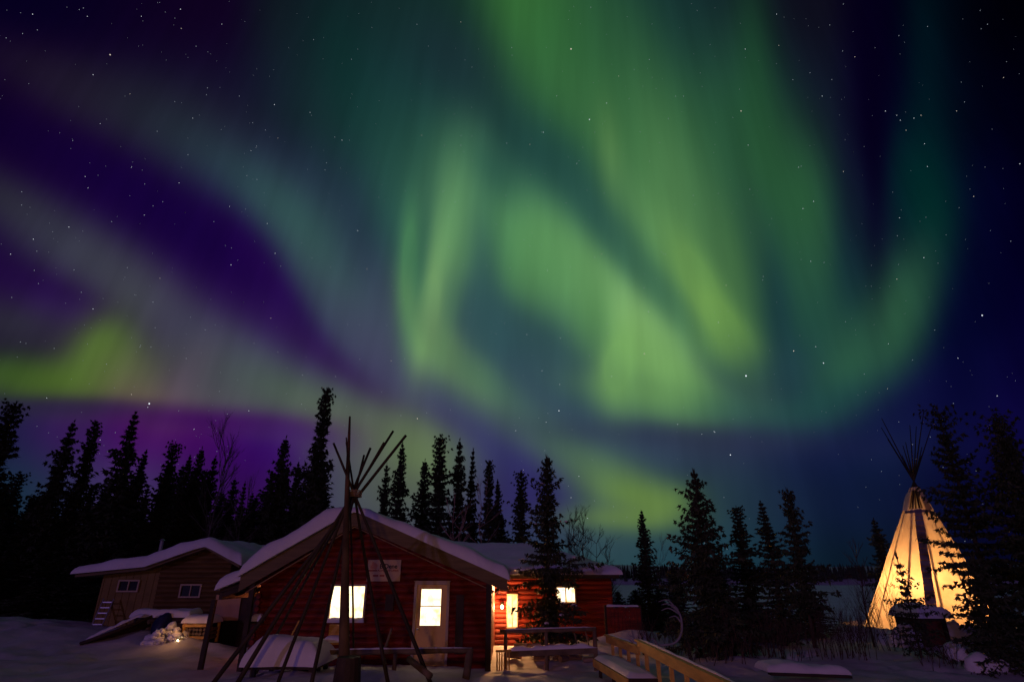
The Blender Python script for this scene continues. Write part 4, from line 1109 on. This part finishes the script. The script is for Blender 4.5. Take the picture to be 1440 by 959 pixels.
c = sp_curve([P(x, y, AN-d) for x, y, d in ((912, 910, 0), (898, 905, .1), (891, 896, .1), (888, 885, .1))]); m = MB(); m.tube(c, [.034*(1-.5*i/len(c)) for i in range(len(c))], 9); m.build('main_beam', ANT, an, smooth=True)
for pp in (((898, 905), (889, 902), (884, 898)), ((891, 896), (886, 893), (883, 890)), ((905, 908), (912, 914), (921, 912))):
    m = MB(); c = sp_curve([P(x, y, AN-.1) for x, y in pp]); m.tube(c, [.022*(1-.7*i/len(c)) for i in range(len(c))], 7); m.build('tine', ANT, an, smooth=True)

# snowed-over sled planks on the bank at the right
a, b = P(1080, 946, 15.6), P(1192, 950, 15.6)
o = empty('snowed_planks', (a.x, 15.6, gz(a.x, 15.6)), 'pile of dark planks lying under a snow blanket on the bank left of the tipi', 'plank pile')
for k in range(3):
    m = MB(); m.beam((a.x+.1*k, 15.5+.25*k, a.z+.02*k), (b.x-.15*k, 15.5+.25*k, b.z+.02*k), .22, .05); m.build('plank', DARKW, o)
m = MB(); snow_field(m, a.x-.05, b.x+.05, 15.48, 16.3, lambda x, y: a.z+.03+(b.z-a.z)*(x-a.x)/(b.x-a.x), lambda x, y: .15, 36, 14, .16, .09, 9); m.build('snow_blanket', SNOW, o, smooth=True)

# ------------------------------------------------------------------ things in front of the brown cabin
LY = 25.9; p0, p1 = P(125, 888, LY-.5), P(146, 842, LY+.35)
ld = empty('ladder', p0, 'short aluminium ladder leaning on the plywood wall of the brown cabin', 'ladder')
wv = Vector((.42, 0, 0))
for k in (0, 1): m = MB(); m.beam(p0+wv*k, p1+wv*k, .035, .07); m.build('rail', GREYM, ld)
for k in range(6): c = p0.lerp(p1, .05+k*.17); m = MB(); m.beam(c+Vector((.018, 0, 0)), c+wv-Vector((.018, 0, 0)), .06, .04); m.build('rung', GREYM, ld)
PY = 22.0
o = empty('pole_stack', P(190, 905, PY), 'stack of dark poles slanting up under a snow ridge before the brown cabin', 'pole pile')
q = random.Random(8)
for k in range(7):
    a = P(113+q.uniform(-2, 3), 905+k*1.4, PY-.3+.12*k); b = P(205+q.uniform(-6, 10), 866+k*2.0, PY+.9+.1*k); m = MB(); m.tube([a, a.lerp(b, .5)+Vector((0, 0, -.03)), b], [.06, .055, .05], 8); m.build('pole', DARKW, o, smooth=True)
snowline('snow_ridge', P(116, 902, PY), P(203, 863, PY+1.0), .22, .09, o, 3)
a, b = P(120, 920, PY), P(213, 912, PY); m = MB()
for k in range(3): m.tube([a+Vector((0, .2*k, .1*k)), b+Vector((0, .2*k, .1*k))], .055, 8)
m.build('bottom_poles', DARKW, o, smooth=True)
a, b = P(186, 868, 23.2), P(266, 864, 23.2)
o = empty('work_table', (a.x, 23.2, gz(a.x, 23.2)), 'work table with a long loaf of snow on top in front of the brown cabin', 'table')
m = MB(); m.box(a.x, b.x, 23.2, 24.0, a.z-.06, a.z); m.build('tabletop', DARKW, o)
for x in (a.x+.1, b.x-.1):
    for y in (23.28, 23.92): m = MB(); m.box(x-.04, x+.04, y-.04, y+.04, gz(x, y)-.1, a.z-.06); m.build('leg', DARKW, o)
m = MB(); snow_field(m, a.x-.08, b.x+.08, 23.1, 24.08, lambda x, y: a.z, lambda x, y: .24, 36, 14, .2, .09, 41); m.build('snow_loaf', SNOW, o, smooth=True)
c = P(230, 876, 23.1)
m = MB(); m.blob((c.x, 23.1, c.z-.12), .36, .34, .42, 9, .22, 18, 12); tag(m.build('tarp_bundle', BLUE, smooth=True), 'dark blue tarp bundle between the snowy table and the snow heap', 'tarp')
# firewood crib
a, b = P(252, 907, 22.3), P(291, 905, 22.3); zt = P(270, 876, 22.3).z; zb = gz(a.x, 22.3)
o = empty('firewood_crib', (a.x, 22.3, zb), 'small firewood crib with a bulging snow cap left of the porch post', 'woodpile')
for x in (a.x, b.x-.08):
    for y in (22.3, 23.0): m = MB(); m.box(x, x+.08, y, y+.08, zb-.1, zt); m.build('post', YELW, o)
for z in (zb+.05, zt-.12): m = MB(); m.box(a.x-.01, b.x+.01, 22.28, 22.298, z, z+.09); m.build('board', YELW, o)
q = random.Random(4)
for i in range(7):
    for j in range(int((zt-zb-.1)/.13)):
        x = a.x+.14+i*.125; z = zb+.08+j*.13; m = MB(); m.tube([(x, 22.31+q.uniform(-.02, .03), z), (x, 22.95, z)], .058, 7); m.build('split_log', LOGM, o)
m = MB(); snow_field(m, a.x-.06, b.x+.06, 22.22, 23.1, lambda x, y: zt, lambda x, y: .24, 24, 18, .22, .09, 51); m.build('snow_cap', SNOW, o, smooth=True)
# heap of shovelled snow with the lamp that lights it
c = P(229, 909, 21.95)
m = MB()
q = random.Random(12)
for k in range(70):
    x = c.x+q.uniform(-.75, .62); y = c.y+q.uniform(-.1, .5); hh = max(.05, .55*(1-abs(x-c.x)/.8)); r = q.uniform(.05, .17)
    m.blob((x, y, gz(x, y)+q.uniform(0, hh)), r, r, r*.8, k, .35, 10, 7)
tag(m.build('snow_heap', SNOW, smooth=True), 'lumpy heap of shovelled snow lit orange beside the firewood crib', 'snow heap')
lc = P(251, 902, 21.9)
o = empty('ground_lantern', lc, 'small lit lantern lying in the snow at the foot of the firewood crib', 'lantern')
m = MB(); m.tube([lc+Vector((-.05, 0, .06)), lc+Vector((.04, 0, -.05))], .028, 8); m.build('tube_glass', LAMPG, o, smooth=True)
m = MB(); m.tube([lc+Vector((-.07, 0, .085)), lc+Vector((-.05, 0, .062))], .04, 8); m.tube([lc+Vector((.04, 0, -.052)), lc+Vector((.055, 0, -.07))], .04, 8); m.build('lantern_caps', DARKW, o)
lamp('ground_lantern_light', 'POINT', lc+Vector((.0, -.45, .55)), HEAP_W, (1, .45, .12), .08)

# ------------------------------------------------------------------ glowing tipi
TC = Vector((17.2, 26.0, -.05)); TA = P(1285, 676, 26.3); RB = 2.62
tp = empty('glowing_tipi', TC, 'canvas tipi glowing orange from within behind the spruces at the right', 'tipi')
f0 = math.atan2(-TC.y, -TC.x)
NP = 12; top_t = .955
pa = [f0+.40+2*math.pi*(k+.5)/NP for k in range(NP)]
def ring(t, ph, grow=0):
    c = TC.lerp(TA, t); near = min(abs((ph-a+math.pi) % (2*math.pi)-math.pi) for a in pa)
    r = RB*(1-t)+.05 - .06*math.sin(math.pi*min(1, near/(math.pi/NP)*1.0)/2)*(1-t) + grow
    r += .022*noise.noise(Vector((math.cos(ph)*5, math.sin(ph)*5, t*9)))+.012*noise.noise(Vector((math.cos(ph)*14, math.sin(ph)*14, t*14)))
    return c+Vector((math.cos(ph)*r, math.sin(ph)*r, 0))
m = MB(); NU, NV = 144, 44
for j in range(NV+1):
    for i in range(NU): m.v.append(ring(top_t*j/NV, f0+2*math.pi*i/NU))
for j in range(NV):
    for i in range(NU):
        t = top_t*(j+.5)/NV; da = ((i+.5)*2*math.pi/NU+math.pi) % (2*math.pi)-math.pi
        if t > .80 and t < .93 and -.62 < da < .35: continue      # smoke hole
        a = j*NU+i; b2 = j*NU+(i+1) % NU; m.f.append((a, b2, b2+NU, a+NU))
m.build('canvas', CANV, tp, smooth=True)
m = MB()                                                            # lapped front seam, double canvas
m.grid(lambda u, v: ring(v*.80, f0+(.10+.006*math.sin(v*25))*(u-.5)*2/(1-v*.80+.12)*.75, .012), 4, 40); m.build('front_seam', mat('seam_canvas', (.30, .24, .22), .8, .1), tp, smooth=True)
m = MB()
for k in range(16):
    t = .22+k*.036; c = ring(t, f0, .04); sd = Vector((-math.sin(f0), math.cos(f0), 0)); m.tube([c-sd*.17, c+sd*.17], .012, 5)
m.build('lacing_pins', YELW, tp)
for k in range(NP):
    a = ring(.02, pa[k], -.06); b = TC.lerp(TA, .985)+Vector((math.cos(pa[k])*.03, math.sin(pa[k])*.03, 0)); a.z = -.05
    tgt = (b-a).normalized(); ext = b+tgt*[1.5, 3.0, 2.2, 3.1, 1.7, 2.6, 3.3, 1.3, 2.8, 1.9, 3.2, 2.3][k]
    m = MB(); m.tube([a, a.lerp(b, .5)+Vector((.02, .02, 0)), b, ext], [.050, .044, .034, .015], 8); m.build('pole', POLE, tp, smooth=True)
# smoke flaps, spread open beside the hole
for sgn in (-1, 1):
    m = MB()
    def fl(u, v):
        t = .79+.13*v; c = ring(t, f0+sgn*(.52+.12*(sgn < 0)), .02); o_ = Vector((math.cos(f0+sgn*1.15), math.sin(f0+sgn*1.15), 0))
        return c+o_*(.24*u*(1-.55*v))+Vector((0, 0, .12*u*math.sin(v*3)))
    m.grid(fl, 6, 8); m.build('smoke_flap', CANV, tp, smooth=True)
m = MB(); m.grid(lambda u, v: ring(.775+.018*v, f0+(u-.5)*1.7, .03), 16, 3); m.build('flap_band', mat('dark_canvas_band', (.20, .15, .17), .8, .1), tp, smooth=True)
lamp('tipi_lamp', 'POINT', TC+Vector((-.25, -.1, 1.6)), TIPI_W, (1, .44, .14), .22)
lo = empty('oil_lamp', TC+Vector((-.25, .1, .0)), 'burning lamp on a post inside the glowing tipi', 'lamp')
m = MB(); c = TC+Vector((-.25, .1, 0)); m.tube([c+Vector((0, 0, -.1)), c+Vector((0, 0, .95))], .04, 8); m.build('post', DARKW, lo)
m = MB(); m.blob(c+Vector((0, 0, 1.02)), .06, .06, .09, 1, 0, 10, 8); m.build('chimney_glass', LAMPG, lo, smooth=True)
# snow-covered entrance box of the tipi
ea = P(1309, 905, 22.4); eb = P(1333, 905, 22.4); et = P(1320, 873, 22.4).z; eg = gz(ea.x, 22.4)-.1
o = empty('entrance_porch', (ea.x, 22.4, eg), 'low boxed entrance porch of the tipi under a rounded snow cap', 'porch')
m = MB(); m.box(ea.x-.14, ea.x-.002, 22.4, 23.9, eg, et); m.box(eb.x+.002, eb.x+.14, 22.4, 23.9, eg, et); m.box(ea.x-.14, eb.x+.14, 22.39, 23.9, et+.001, et+.09); m.build('walls', DARKW, o)
m = MB(); m.box(ea.x, eb.x, 22.46, 22.5, eg, et); m.build('door', mat('dull_red_door', (.13, .035, .025), .7, .2), o)
m = MB(); snow_field(m, ea.x-.30, eb.x+.34, 22.25, 24.0, lambda x, y: et+.09, lambda x, y: .42, 30, 26, .42, .10, 61); m.build('snow_cap', SNOW, o, smooth=True)
for (dx, r) in ((-.52, .42), (-.75, .34), (1.12, .46), (1.4, .36), (-1.0, .25)): m = MB(); m.blob((ea.x+dx, 22.75+.1*r, eg+.25), r, r*.9, r*1.35, dx, .22, 16, 11); m.build('side_snow', SNOW, o, smooth=True)
for (px, py, r, lab) in ((1352, 935, .42, 'round pink tinged snow lump right of the tipi entrance porch'), (1388, 946, .5, 'low snow lump under the spruces at the right corner')):
    c = Gp(px, py); m = MB(); m.blob(c+Vector((0, 0, .08)), r, r*.8, r*.62, px, .25, 18, 12); tag(m.build('snow_lump', SNOW, smooth=True), lab, 'snow lump')
